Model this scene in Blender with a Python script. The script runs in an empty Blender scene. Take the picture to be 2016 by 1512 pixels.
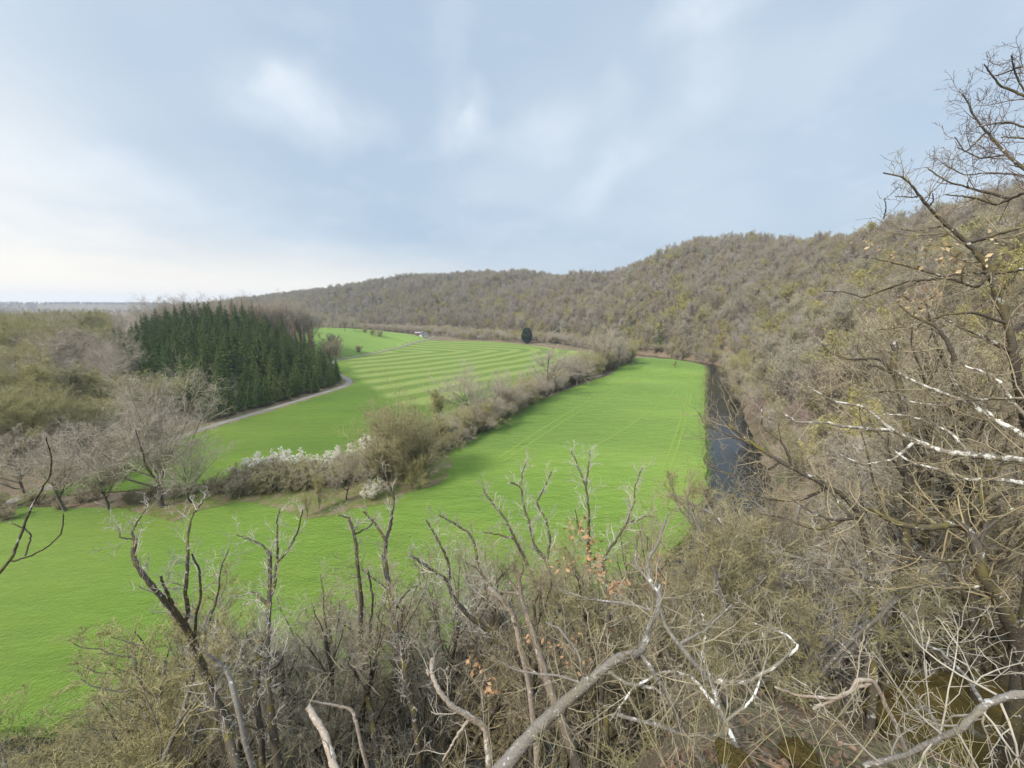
import bpy, math, numpy as np
from mathutils import Vector, geometry
R = math.radians
scene = bpy.context.scene
COL = scene.collection
rng = np.random.default_rng(11)

# ------------------------------------------------------------------ camera
FPX, PITCH = 787.0, R(11.2)
cam = bpy.data.cameras.new('camera'); camo = bpy.data.objects.new('camera', cam)
COL.objects.link(camo); scene.camera = camo
cam.sensor_width = 36; cam.lens = FPX/2016*36; cam.clip_start = .05; cam.clip_end = 30000
camo.rotation_euler = (math.pi/2-PITCH, 0, 0)

def ray(px, py):
    cx, cy = (px-1008)/FPX, (756-py)/FPX
    return np.array([cx, math.cos(PITCH)+cy*math.sin(PITCH), -math.sin(PITCH)+cy*math.cos(PITCH)])
def at(px, py, d):                       # the point at slant distance d along a sight line
    r = ray(px, py); return r/np.linalg.norm(r)*d
def project(P):
    P = np.asarray(P, float); f = P[:, 1]*math.cos(PITCH)-P[:, 2]*math.sin(PITCH)
    u = P[:, 1]*math.sin(PITCH)+P[:, 2]*math.cos(PITCH)
    f = np.where(f < .01, .01, f)
    return 1008+FPX*P[:, 0]/f, 756-FPX*u/f

# ------------------------------------------------------------------ mesh helpers
def mesh_from(name, chunks, smooth=True):
    vs, lv, lt, off = [], [], [], 0
    for V, F in chunks:
        V = np.asarray(V, np.float32).reshape(-1, 3); F = np.asarray(F, np.int32)
        if len(F) == 0: continue
        vs.append(V); lv.append((F+off).ravel()); lt.append(np.full(len(F), F.shape[1], np.int32)); off += len(V)
    V = np.concatenate(vs); L = np.concatenate(lv); T = np.concatenate(lt)
    me = bpy.data.meshes.new(name)
    me.vertices.add(len(V)); me.vertices.foreach_set('co', V.ravel())
    me.loops.add(len(L)); me.loops.foreach_set('vertex_index', L)
    me.polygons.add(len(T)); me.polygons.foreach_set('loop_start', np.concatenate([[0], np.cumsum(T)[:-1]]).astype(np.int32))
    me.polygons.foreach_set('use_smooth', np.full(len(T), smooth))
    me.update(calc_edges=True); me.validate()
    return me
def link(name, me, mat=None, parent=None):
    o = bpy.data.objects.new(name, me); COL.objects.link(o)
    if mat is not None and len(me.materials) == 0: me.materials.append(mat)
    if parent is not None: o.parent = parent
    return o
def tag(o, label=None, cat=None, group=None, kind=None):
    if label: o['label'] = label
    if cat: o['category'] = cat
    if group: o['group'] = group
    if kind: o['kind'] = kind
    return o
def empty(name, loc=(0, 0, 0), rz=0, scale=1):
    o = bpy.data.objects.new(name, None); COL.objects.link(o); o.empty_display_size = .5
    o.location = loc; o.rotation_euler = (0, 0, rz); o.scale = (scale,)*3 if np.isscalar(scale) else scale
    return o
def attr(me, name, vals):
    a = me.attributes.new(name, 'FLOAT', 'POINT'); a.data.foreach_set('value', np.asarray(vals, np.float32))

# ------------------------------------------------------------------ material helpers
def new_mat(name, rough=.9, spec=.2):
    m = bpy.data.materials.new(name); m.use_nodes = True
    nt = m.node_tree; b = nt.nodes['Principled BSDF']
    b.inputs['Roughness'].default_value = rough; b.inputs['Specular IOR Level'].default_value = spec
    return m, nt, b
def nd(nt, t, **kw):
    n = nt.nodes.new(t)
    for k, v in kw.items():
        if k.startswith('i_'):
            k = k[2:]; n.inputs[int(k) if k.isdigit() else k].default_value = v
        else: setattr(n, k, v)
    return n
def noise(nt, vec, scale, detail=3, rough=.55):
    n = nd(nt, 'ShaderNodeTexNoise', i_Scale=scale, i_Detail=detail, i_Roughness=rough)
    if vec is not None: nt.links.new(vec, n.inputs['Vector'])
    return n.outputs['Fac']
def rng_map(nt, val, a, b, c=0., d=1., smooth=False):
    n = nd(nt, 'ShaderNodeMapRange'); n.interpolation_type = 'SMOOTHSTEP' if smooth else 'LINEAR'
    nt.links.new(val, n.inputs[0])
    for i, v in zip((1, 2, 3, 4), (a, b, c, d)): n.inputs[i].default_value = v
    return n.outputs[0]
def mix(nt, fac, a, b, mode='MIX'):
    n = nd(nt, 'ShaderNodeMix'); n.data_type = 'RGBA'; n.blend_type = mode
    for k, v in ((0, fac), (6, a), (7, b)):
        if hasattr(v, 'links'): nt.links.new(v, n.inputs[k])
        else: n.inputs[k].default_value = v if k == 0 else (*v, 1)
    return n.outputs[2]
def mth(nt, op, a, b=None):
    n = nd(nt, 'ShaderNodeMath'); n.operation = op
    for i, v in enumerate((a, b)):
        if v is None: continue
        if hasattr(v, 'links'): nt.links.new(v, n.inputs[i])
        else: n.inputs[i].default_value = v
    return n.outputs[0]
def geo_pos(nt): return nd(nt, 'ShaderNodeNewGeometry').outputs['Position']
def obj_pos(nt): return nd(nt, 'ShaderNodeTexCoord').outputs['Object']
def bump(nt, b, h, dist, strength=1.):
    n = nd(nt, 'ShaderNodeBump', i_Strength=strength, i_Distance=dist)
    nt.links.new(h, n.inputs['Height']); nt.links.new(n.outputs[0], b.inputs['Normal'])

# ------------------------------------------------------------------ terrain
F_LINE = np.array([(-400,-20),(-120,8),(-45,17),(0,24),(28,40),(50,66),(66,100),(82,135),(96,164),(113,200),(135,243),
    (142,268),(128,302),(104,337),(80,382),(50,440),(5,500),(-60,548),(-150,600),(-300,680),(-500,760),(-900,900)], float)
F_H = [30,36,36,30,45,70,102,107,105,106,108,105,92,84,98,116,100,84,90,101,82,44]
F_W = [40,50,45,60,95,135,165,178,182,188,190,200,220,240,280,300,310,320,330,340,350,350]
ROAD = np.array([(-112,10),(-104,50),(-101,78),(-103,94),(-97,125),(-84,158),(-76,177),(-79,194),(-96,213),(-112,240),(-118,266),(-113,290),
    (-104,312),(-98,367),(-92,434),(-89,452),(-96,500)], float)
HEDGE = np.array([(-112,70),(-88,74),(-70,77),(-50,80),(-35,84),(-20,103),(-2,143),(22,188),(50,232),(82,282)], float)
Z0, ZW = -39.3, -40.4

def smooth_line(L, n=3):
    L = np.asarray(L, float)
    for _ in range(n):
        q = np.empty((2*len(L)-2, L.shape[1])); q[0::2] = .75*L[:-1]+.25*L[1:]; q[1::2] = .25*L[:-1]+.75*L[1:]
        L = np.vstack([L[:1], q, L[-1:]])
    return L
ROADS = smooth_line(ROAD, 2)
def pl_dist(P, L):
    P = np.asarray(P, float); best = np.full(len(P), 1e18); s = np.zeros(len(P)); side = np.zeros(len(P))
    for i in range(len(L)-1):
        a, d = L[i], L[i+1]-L[i]; q = P-a
        t = np.clip((q@d)/(d@d), 0, 1); e = q-t[:, None]*d; dd = (e*e).sum(1)
        m = dd < best-1e-9
        best[m] = dd[m]; s[m] = i+t[m]; side[m] = (d[0]*q[:, 1]-d[1]*q[:, 0])[m]
    return np.sqrt(best), s, np.sign(side)
def offset(L, d):                         # + = left of the line's direction
    L = np.asarray(L, float); t = np.gradient(L, axis=0); t /= np.linalg.norm(t, axis=1)[:, None]
    return L+d*np.stack([-t[:, 1], t[:, 0]], 1)
def sstep(a, b, x):
    t = np.clip((x-a)/(b-a), 0, 1); return t*t*(3-2*t)
FI = np.arange(len(F_LINE))
def g0(x, y, channel=False):
    x = np.atleast_1d(np.asarray(x, float)); y = np.atleast_1d(np.asarray(y, float)); P = np.stack([x, y], 1)
    dF, sF, sdF = pl_dist(P, F_LINE); dR, sR, sdR = pl_dist(P, ROADS)
    hill = np.where(sdF < 0, dF, 0.); H = np.interp(sF, FI, F_H); W = np.interp(sF, FI, F_W)
    u = np.clip(hill/W, 0, 1)
    rise = H*(1-(1-u)**1.45)
    arc = np.interp(sF, FI, np.concatenate([[0], np.cumsum(np.linalg.norm(np.diff(F_LINE, axis=0), axis=1))]))
    rise += sstep(.05, .6, u)*(3.2*np.sin(arc/21+hill/60)+1.6*np.sin(x/31+1.3)*np.sin(y/43+.4)+3*np.sin(arc/47+2))*sstep(40, 120, np.hypot(x, y))
    gd, gs, _ = pl_dist(P, np.array([(70, 398), (112, 520), (182, 760), (270, 1100)], float))
    rise -= np.clip(gs, 0, 1)*15*np.exp(-(gd/42)**2)*sstep(0, .3, u)
    rise = rise*(1-sstep(1000, 2200, np.hypot(x, y))) 
    left = np.where(sdR > 0, np.clip(dR-4.2, 0, None), 0.)*(1-sstep(120, 260, sdF*dF*-1+0*x))
    lr = (17.5*(1-np.exp(-left/48))+9.5*np.exp(-((x+163)**2+(y-235)**2)/40**2)*sstep(0, 25, left))*np.exp(-(np.clip(y-420, 0, None)/70)**2)*(1-sstep(490, 700, np.hypot(x, y)*(x < -100)))
    lr *= np.where(y < 60, np.exp(-((60-y)/50)**2), 1)
    base = Z0+2.6*np.exp(-dR/55)*sstep(90, 190, y)
    z = base+rise+lr
    z += .35*np.sin(x/13+y/29)*np.sin(y/17-.4)*sstep(30, 90, np.hypot(x, y))
    # the rocky spur under the viewpoint
    r = np.hypot(x, y); az = np.degrees(np.arctan2(x, y))
    tan = np.interp(az, [-180,-110,-70,-45,-10,15,35,60,90,130,180], [.15,.4,1.1,1.3,1.6,1.45,.85,.62,.45,.2,.15])
    spur = -1.75-np.clip(r-.8, 0, None)*tan+.5*np.sin(x*.9+1)*np.sin(y*.7)*sstep(2, 8, r)
    k = 3.0; z = np.where(r < 150, k*np.logaddexp(z/k, spur/k)-0*z, z)
    # far country
    far = sstep(1300, 2600, r)
    zf = -48+64*sstep(2300, 3900, r)*(.86+.14*np.sin(az/5.+1.0)*np.sin(r/500.))+3*np.sin(x/210)*np.sin(y/170)
    z = z*(1-far)+zf*far
    if channel:
        wd = np.where(sdF > 0, dF, 99.)
        z = np.where((sdF > 0) & (wd < 14.2) & (r < 800), np.minimum(z, ZW-1.4), z)
        z = np.where((sdF < 0) & (dF < 1.2) & (r < 800), np.minimum(z, ZW+.25), z)
    return z
def hit(px, py, tmax=4000):
    r = ray(px, py); t = np.exp(np.linspace(math.log(1.5), math.log(tmax), 700))
    p = r[None]*t[:, None]; below = p[:, 2] < g0(p[:, 0], p[:, 1])
    if not below.any(): return r*tmax
    i = max(1, int(np.argmax(below))); ta, tb = t[i-1], t[i]
    for _ in range(14):
        tm = (ta+tb)/2; q = r*tm
        if q[2] < g0(q[0], q[1])[0]: tb = tm
        else: ta = tm
    return r*tb

def in_poly(P, poly):
    x, y = P[:, 0], P[:, 1]; inside = np.zeros(len(P), bool); n = len(poly); j = n-1
    for i in range(n):
        xi, yi = poly[i]; xj, yj = poly[j]
        c = ((yi > y) != (yj > y)) & (x < (xj-xi)*(y-yi)/(yj-yi+1e-12)+xi); inside ^= c; j = i
    return inside
def densify(poly, step):
    out = []
    for i in range(len(poly)):
        a, b = np.asarray(poly[i]), np.asarray(poly[(i+1) % len(poly)]); n = max(1, int(np.linalg.norm(b-a)/step))
        out += [a+(b-a)*k/n for k in range(n)]
    return np.array(out)
def sheet(name, poly, step, lift, skirt=0., wob=.0):
    B = densify(poly, step)
    if wob: B = B+rng.normal(0, wob, B.shape)
    lo, hi = B.min(0), B.max(0)
    gx, gy = np.meshgrid(np.arange(lo[0], hi[0], step), np.arange(lo[1], hi[1], step*.866))
    gx = gx+(np.arange(gx.shape[0]) % 2)[:, None]*step/2
    G = np.stack([gx.ravel(), gy.ravel()], 1); G = G[in_poly(G, B)]
    G = G[pl_dist(G, np.vstack([B, B[:1]]))[0] > step*.45]
    V = [Vector(p) for p in np.vstack([B, G])]; nB = len(B)
    r = geometry.delaunay_2d_cdt(V, [], [list(range(nB))], 1, 1e-4)
    P = np.array([tuple(v) for v in r[0]]); Fc = np.array([f for f in r[2] if len(f) == 3])
    z = g0(P[:, 0], P[:, 1])+lift
    V3 = np.column_stack([P, z])
    ch = [(V3, Fc)]
    if skirt:
        zb = g0(B[:, 0], B[:, 1])+lift
        top = np.column_stack([B, zb]); bot = np.column_stack([B, zb-skirt]); n = len(B); i = np.arange(n); j = (i+1) % n
        ch.append((np.vstack([top, bot]), np.stack([i, j, j+n, i+n], 1)))
    return mesh_from(name, ch), np.vstack([P, np.zeros((2*len(B) if skirt else 0, 2))])
def ribbon_line(name, L, w, lift):
    A, B = offset(L, w/2), offset(L, -w/2); n = len(L)
    V = np.vstack([np.column_stack([A, g0(A[:, 0], A[:, 1])+lift]), np.column_stack([B, g0(B[:, 0], B[:, 1])+lift])]); i = np.arange(n-1)
    return mesh_from(name, [(V, np.stack([i, i+1, i+1+n, i+n], 1))])
def resample(L, step):
    L = np.asarray(L, float); s = np.concatenate([[0], np.cumsum(np.linalg.norm(np.diff(L, axis=0), axis=1))])
    t = np.linspace(0, s[-1], max(2, int(s[-1]/step)+1)); return np.stack([np.interp(t, s, L[:, k]) for k in range(L.shape[1])], 1)
# ------------------------------------------------------------------ ground materials
m_soil, nt, b = new_mat('woodland_floor', .95, .05)
p = geo_pos(nt); n1 = noise(nt, p, .35, 5); n2 = noise(nt, p, 3.1, 4); n3 = noise(nt, p, .06, 3)
c = mix(nt, n2, (.075, .054, .035), (.28, .20, .13)); c = mix(nt, rng_map(nt, n1, .52, .62), c, (.085, .10, .035))
c = mix(nt, rng_map(nt, n3, .4, .6, 0, .6), c, (.22, .165, .105)); nt.links.new(c, b.inputs['Base Color']); bump(nt, b, n2, .25)

def grass_mat(name, dark, light, dry, stripes=False):
    m, nt, b = new_mat(name, .9, .1)
    p = geo_pos(nt)
    mp = nd(nt, 'ShaderNodeMapping'); mp.inputs['Scale'].default_value = (.6, 1.5, 1); mp.inputs['Rotation'].default_value = (0, 0, -.5); nt.links.new(p, mp.inputs[0]); q = mp.outputs[0]
    n1 = noise(nt, q, .035, 4); n2 = noise(nt, q, .32, 5, .65); n3 = noise(nt, p, 2.6, 4, .7); n4 = noise(nt, q, .09, 5, .6)
    c = mix(nt, rng_map(nt, n2, .3, .7), dark, light)
    c = mix(nt, rng_map(nt, n1, .42, .68, 0, .55), c, dry)
    n6 = noise(nt, q, .013, 3, .5); c = mix(nt, rng_map(nt, n6, .42, .58, 0, .75), c, tuple(.55*v for v in dark)); c = mix(nt, rng_map(nt, n6, .5, .32, 0, .4), c, (light[0]*1.25, light[1]*1.02, light[2]*1.2))
    c = mix(nt, rng_map(nt, n4, .52, .72, 0, .35), c, tuple(.62*v for v in dark))
    if stripes:
        a = nd(nt, 'ShaderNodeAttribute', attribute_name='stripe_d').outputs['Fac']; k = nd(nt, 'ShaderNodeAttribute', attribute_name='stripe_k').outputs['Fac']
        w = noise(nt, p, .15, 3); d = mth(nt, 'ADD', a, mth(nt, 'MULTIPLY', w, 3.4))
        s = mth(nt, 'SINE', mth(nt, 'MULTIPLY', d, 2*math.pi/16.5)); s = rng_map(nt, s, -.55, .55, 0, 1, True)
        st = mix(nt, s, (.075, .112, .016), (.20, .218, .062))
        st = mix(nt, rng_map(nt, n2, .35, .7, 0, .4), st, (.16, .20, .04))
        c = mix(nt, k, c, st)
    n5 = noise(nt, q, 1.1, 5, .75)
    c = mix(nt, rng_map(nt, n5, .42, .75, .0, .28), c, tuple(.5*v for v in dark))
    c = mix(nt, rng_map(nt, n3, .3, .7, .0, .22), c, tuple(.5*v for v in dark))
    nt.links.new(c, b.inputs['Base Color']); bump(nt, b, mth(nt, 'ADD', n3, mth(nt, 'MULTIPLY', n2, 1.5)), .3, .9)
    b.inputs['Sheen Weight'].default_value = .3 if stripes else .6; b.inputs['Sheen Roughness'].default_value = .5; b.inputs['Sheen Tint'].default_value = (.55, .8, .22, 1)
    return m
m_meadow = grass_mat('meadow_grass', (.044, .096, .007), (.096, .156, .011), (.168, .172, .036))
m_field = grass_mat('field_grass', (.058, .112, .008), (.112, .170, .014), (.150, .174, .030), True)
m_upper = grass_mat('upper_grass', (.070, .125, .015), (.118, .178, .028), (.145, .155, .042))
m_track, nt, b = new_mat('pressed_grass', .9, .1)
p = geo_pos(nt); c = mix(nt, noise(nt, p, .8, 4), (.14, .215, .025), (.22, .27, .06)); nt.links.new(c, b.inputs['Base Color'])
m_road, nt, b = new_mat('lane_asphalt', .95, .05)
p = geo_pos(nt); c = mix(nt, noise(nt, p, 1.2, 5), (.16, .14, .115), (.27, .245, .21)); nt.links.new(c, b.inputs['Base Color'])
m_verge, nt, b = new_mat('dry_verge', .95, .05)
p = geo_pos(nt); n2 = noise(nt, p, .5, 5, .7); n3 = noise(nt, p, 3, 4, .7)
c = mix(nt, rng_map(nt, n2, .40, .56), (.29, .215, .14), (.12, .19, .03)); c = mix(nt, rng_map(nt, n3, .3, .7, 0, .7), c, (.16, .11, .06)); nt.links.new(c, b.inputs['Base Color']); bump(nt, b, n3, .3)
m_water, nt, b = new_mat('river_water', .06, .5)
b.inputs['Base Color'].default_value = (.012, .013, .012, 1); b.inputs['IOR'].default_value = 1.33
p = geo_pos(nt); mp = nd(nt, 'ShaderNodeMapping'); mp.inputs['Rotation'].default_value = (0, 0, R(-25)); mp.inputs['Scale'].default_value = (1.6, .7, 1); nt.links.new(p, mp.inputs[0])
w1 = noise(nt, mp.outputs[0], .9, 4, .6); w2 = noise(nt, mp.outputs[0], .12, 3)
bump(nt, b, mth(nt, 'MULTIPLY', w1, rng_map(nt, w2, .4, .6, .25, 1.2)), .09, .6)

# ------------------------------------------------------------------ the ground sheet
az = np.concatenate([np.arange(-75, 75, .6), np.arange(75, 285, 3.0)]); rr = [0.25]
while rr[-1] < 5600: rr.append(rr[-1]*1.026+.03)
rr = np.array(rr); A, RR = np.meshgrid(np.radians(az), rr)
X, Y = (RR*np.sin(A)).ravel(), (RR*np.cos(A)).ravel()
Z = g0(X, Y, True); na, nr = len(az), len(rr)
i, j = np.meshgrid(np.arange(nr-1), np.arange(na), indexing='ij'); j2 = (j+1) % na
Fq = np.stack([i*na+j, i*na+j2, (i+1)*na+j2, (i+1)*na+j], -1).reshape(-1, 4)[:, ::-1]
c0 = len(X); fan = np.stack([np.arange(na), (np.arange(na)+1) % na, np.full(na, c0)], 1)[:, ::-1]
V = np.vstack([np.column_stack([X, Y, Z]), [[0, 0, -1.75]]])
me = mesh_from('ground', [(V, Fq)]); tag(link('ground', me, m_soil), kind='structure')

# ------------------------------------------------------------------ river
Fs = smooth_line(F_LINE[1:18], 2); Fs = resample(Fs, 3.0)
A_, B_ = offset(Fs, 17.), offset(Fs, -4.)
n = len(Fs); V = np.vstack([np.column_stack([A_, np.full(n, ZW)]), np.column_stack([B_, np.full(n, ZW)])]); i = np.arange(n-1)
tag(link('river', mesh_from('river', [(V, np.stack([i, i+1, i+1+n, i+n], 1)[:, ::-1])]), m_water), kind='structure')

# ------------------------------------------------------------------ meadow, fields, lane
bank = offset(Fs, 13.4)
bw = np.array([q for q in bank if -118 < q[0] and q[1] < 300 and not (q[0] < 90 and q[1] > 310)])
top_px = [(40,1000),(120,1000),(220,1002),(330,1005),(420,985),(520,975),(640,1000),(760,980),(840,960),(882,925),(884,880),(930,845),(1000,810),(1100,773),(1200,739),(1240,705)]
top = [hit(*q)[:2] for q in top_px]
poly = [np.array(q) for q in top]+[np.array((100., 297.))]
bw2 = [q for q in bw[::-1] if q[1] < 292]
poly += bw2+[np.array((-118., 60.))]
NEAR_POLY = np.array(poly)
me, P = sheet('near_meadow', poly, 2.2, .22, 1.6, .28)
tag(link('near_meadow', me, m_meadow), kind='structure')

hn = offset(smooth_line(HEDGE, 2), 5.0)
re_ = offset(ROADS, -2.0); re_ = re_[(re_[:, 1] > 62) & (re_[:, 1] < 440)]
far_px = [(855,671),(950,672),(1000,675),(1060,682),(1120,690)]
far = [hit(*q)[:2] for q in far_px]
hp = [q for q in hn[::-1] if q[0] > -108]
poly = [np.array(q) for q in re_]+far+[np.array((74., 335.))]+hp
me, P = sheet('striped_field', poly, 2.6, .22, 0, .1)
outer = smooth_line(np.array([(-160,15),(-60,128),(30,230),(62,270),(88,322),(90,372),(62,418),(5,446),(-45,460),(-110,480)], float), 2)
dO, _, sd = pl_dist(P, outer)
edge = pl_dist(P, np.array([hit(690,735)[:2], hit(720,775)[:2], hit(745,800)[:2], hit(700,905)[:2]]))
k = np.where(edge[2] > 0, 1, 0)*sstep(0, 5, edge[0])
pe = pl_dist(P, np.array([hit(672,700)[:2], hit(700,745)[:2], hit(775,800)[:2], hit(850,800)[:2], hit(880,790)[:2]]))
k = np.where(pe[2] > 0, sstep(-1, 4, pe[0]), 0.)
attr(me, 'stripe_d', dO); attr(me, 'stripe_k', k)
tag(link('striped_field', me, m_field), kind='structure')

rw = offset(ROADS, 2.2); rw = rw[(rw[:, 1] > 262) & (rw[:, 1] < 436)]
poly = [np.array(q) for q in rw]+[np.array(q) for q in [(-97,446),(-140,452),(-185,445),(-225,430),(-262,400),(-250,330),(-190,288),(-150,272)]]
me, P = sheet('upper_field', poly[::-1], 4., .22, 0, .1)
tag(link('upper_field', me, m_upper), kind='structure')
rl = resample(ROADS, 2.5)
tag(link('lane', ribbon_line('lane', rl, 2.7, .36), m_road), kind='structure')
tag(link('lane_verge', ribbon_line('lane_verge', rl, 5.4, .27), m_verge), kind='structure')
vp = [hit(*q)[:2] for q in [(235,1000),(300,985),(420,960),(560,940),(700,925),(800,900),(878,890),(895,915),(880,940),(850,962),(800,972),(770,995),(700,1003),(650,1020),(600,1022),(560,1005),(480,990),(400,1004),(345,1030),(290,1016)]]
me, P = sheet('hedge_verge', vp, 1.6, .28, 0, .25); tag(link('hedge_verge', me, m_verge), kind='structure')
for pts in ([(1278,722),(1262,740),(1200,775),(1120,812),(1060,850),(1010,885),(980,905)], [(1284,724),(1268,743),(1208,779),(1130,817),(1072,855),(1023,890),(992,910)],
            [(1356,735),(1352,780),(1340,830),(1322,880),(1303,930)], [(1363,737),(1360,782),(1350,832),(1334,882),(1318,930)],
            [(1340,760),(1300,800),(1240,840),(1170,880)]):
    L = resample(smooth_line(np.array([hit(*q)[:2] for q in pts]), 2), 2.0)
    tag(link('tyre_track', ribbon_line('tyre_track', L, .46, .27), m_track), kind='structure')

# ------------------------------------------------------------------ sky, sun, air
SUN_EL, SUN_AZ = 41., -132.                  # azimuth measured from +Y towards +X
sd = np.array([math.sin(R(SUN_AZ))*math.cos(R(SUN_EL)), math.cos(R(SUN_AZ))*math.cos(R(SUN_EL)), math.sin(R(SUN_EL))])
sun = bpy.data.lights.new('sun', 'SUN'); sun.energy = 3.0; sun.angle = R(9); sun.color = (1, .95, .87)
so = bpy.data.objects.new('sun', sun); COL.objects.link(so); so.rotation_euler = Vector(sd).to_track_quat('Z', 'Y').to_euler()
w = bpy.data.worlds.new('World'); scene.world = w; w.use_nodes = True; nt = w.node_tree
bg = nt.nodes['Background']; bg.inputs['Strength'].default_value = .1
sky = nd(nt, 'ShaderNodeTexSky', sky_type='NISHITA', sun_disc=False, sun_elevation=R(SUN_EL), sun_rotation=R(SUN_AZ), air_density=1.2, dust_density=3.)
g = nd(nt, 'ShaderNodeTexCoord').outputs['Generated']
sep = nd(nt, 'ShaderNodeSeparateXYZ'); nt.links.new(g, sep.inputs[0]); el = sep.outputs['Z']
# cloud layer, drawn on a plane overhead so it flattens towards the horizon
den = mth(nt, 'ADD', mth(nt, 'MAXIMUM', el, 0.), .22)
cb = nd(nt, 'ShaderNodeCombineXYZ'); nt.links.new(mth(nt, 'DIVIDE', sep.outputs['X'], den), cb.inputs[0]); nt.links.new(mth(nt, 'DIVIDE', sep.outputs['Y'], den), cb.inputs[1])
cl = noise(nt, cb.outputs[0], .9, 6, .5); cl2 = noise(nt, cb.outputs[0], .45, 3, .5)
def L10(r, g_, b_):
    f = lambda v: ((v/255+.055)/1.055)**2.4*10
    return (f(r), f(g_), f(b_))
base = mix(nt, rng_map(nt, cl2, .38, .62, 0, 1, True), L10(170, 189, 209), L10(192, 206, 219))
base = mix(nt, rng_map(nt, cl, .5, .8, 0, .4, True), base, L10(212, 221, 232))
base = mix(nt, mth(nt, 'MULTIPLY', rng_map(nt, el, .26, .04, 0, .55, True), rng_map(nt, sep.outputs['X'], -.5, -.1, 0, 1, True)), base, L10(160, 181, 203))
fine = noise(nt, cb.outputs[0], 3.2, 7, .6); base = mix(nt, rng_map(nt, fine, .5, .72, 0, .22, True), base, L10(208, 218, 229))
# milky light low on the left
lf = nd(nt, 'ShaderNodeMapRange'); nt.links.new(sep.outputs['X'], lf.inputs[0]); lf.interpolation_type = 'SMOOTHSTEP'
for i_, v in zip((1, 2, 3, 4), (-.42, -.88, 0., 1.)): lf.inputs[i_].default_value = v
lo = rng_map(nt, el, .46, .08, 0, 1, True)
st = noise(nt, cb.outputs[0], 1.4, 5, .5)
base = mix(nt, mth(nt, 'MULTIPLY', mth(nt, 'MULTIPLY', lf.outputs[0], lo), rng_map(nt, st, .3, .62, .35, 1, True)), base, L10(243, 241, 238))
hz = mth(nt, 'MULTIPLY', rng_map(nt, el, .16, .0, 0, 1, True), rng_map(nt, sep.outputs['X'], .2, -.5, .12, 1., True))
base = mix(nt, hz, base, L10(255, 247, 233))
warp = nd(nt, 'ShaderNodeTexNoise', i_Scale=5., i_Detail=4.); nt.links.new(g, warp.inputs['Vector'])
vs = nd(nt, 'ShaderNodeVectorMath'); vs.operation = 'SUBTRACT'; nt.links.new(warp.outputs['Color'], vs.inputs[0]); vs.inputs[1].default_value = (.5, .5, .5)
vm = nd(nt, 'ShaderNodeVectorMath'); vm.operation = 'SCALE'; nt.links.new(vs.outputs[0], vm.inputs[0]); vm.inputs['Scale'].default_value = .17
va = nd(nt, 'ShaderNodeVectorMath'); nt.links.new(g, va.inputs[0]); nt.links.new(vm.outputs[0], va.inputs[1])
cmod = rng_map(nt, noise(nt, va.outputs[0], 7., 5, .6), .3, .65, .5, 1.1, True)
# thin bright gaps in the cloud, each at its own bearing and height
for (bx, by, pw, ph_, tilt, amt) in [(590,225,150,62,-8,.6),(565,210,50,34,-35,.5),(905,250,66,52,0,.55),(918,238,26,22,0,.3),(1385,180,95,62,35,.42),(1235,215,34,60,0,.25),(1205,350,130,38,28,.38),(1070,265,110,36,10,.3),(1425,0,110,50,10,.6),(890,70,46,110,-20,.22),(950,450,110,30,0,.15),(150,330,260,50,-14,.35),(1700,60,260,60,25,.2)]:
    d = ray(bx, by); nl = np.linalg.norm(d); d = Vector(d/nl); az_ = math.degrees(math.atan2(d.x, d.y)); el_ = math.degrees(math.asin(d.z)); w_, h_ = pw/FPX/nl*1.12, ph_/FPX/nl*1.12
    mp = nd(nt, 'ShaderNodeMapping', vector_type='TEXTURE'); nt.links.new(va.outputs[0], mp.inputs[0])
    mp.inputs['Location'].default_value = d; mp.inputs['Scale'].default_value = (w_*1.25, .5, h_*1.25)
    from mathutils import Euler
    mp.inputs['Rotation'].default_value = (Euler((0, 0, R(-az_))).to_matrix()@Euler((0, R(-tilt), 0)).to_matrix()).to_euler()
    gr = nd(nt, 'ShaderNodeTexGradient', gradient_type='SPHERICAL'); nt.links.new(mp.outputs[0], gr.inputs[0])
    base = mix(nt, mth(nt, 'MULTIPLY', rng_map(nt, gr.outputs['Fac'], 0, .85, 0, amt*.95, True), cmod), base, L10(226, 233, 240))
col = mix(nt, .12, base, sky.outputs[0])
# overcast sky, brightest overhead: boost added above the view to light the ground
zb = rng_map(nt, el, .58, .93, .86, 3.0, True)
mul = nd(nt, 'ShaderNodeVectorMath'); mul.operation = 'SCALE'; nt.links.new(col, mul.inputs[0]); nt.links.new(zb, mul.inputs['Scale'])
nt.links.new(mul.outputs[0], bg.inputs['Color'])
scene.view_settings.view_transform = 'Standard'; scene.view_settings.look = 'None'; scene.view_settings.exposure = .55; scene.view_settings.gamma = 1
scene.cycles.max_bounces = 5; scene.cycles.diffuse_bounces = 3; scene.cycles.glossy_bounces = 2; scene.cycles.transmission_bounces = 2; scene.cycles.volume_bounces = 0; scene.cycles.transparent_max_bounces = 4
scene.cycles.use_denoising = True; scene.cycles.denoising_input_passes = 'RGB_ALBEDO_NORMAL'; scene.cycles.denoising_prefilter = 'ACCURATE'

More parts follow.
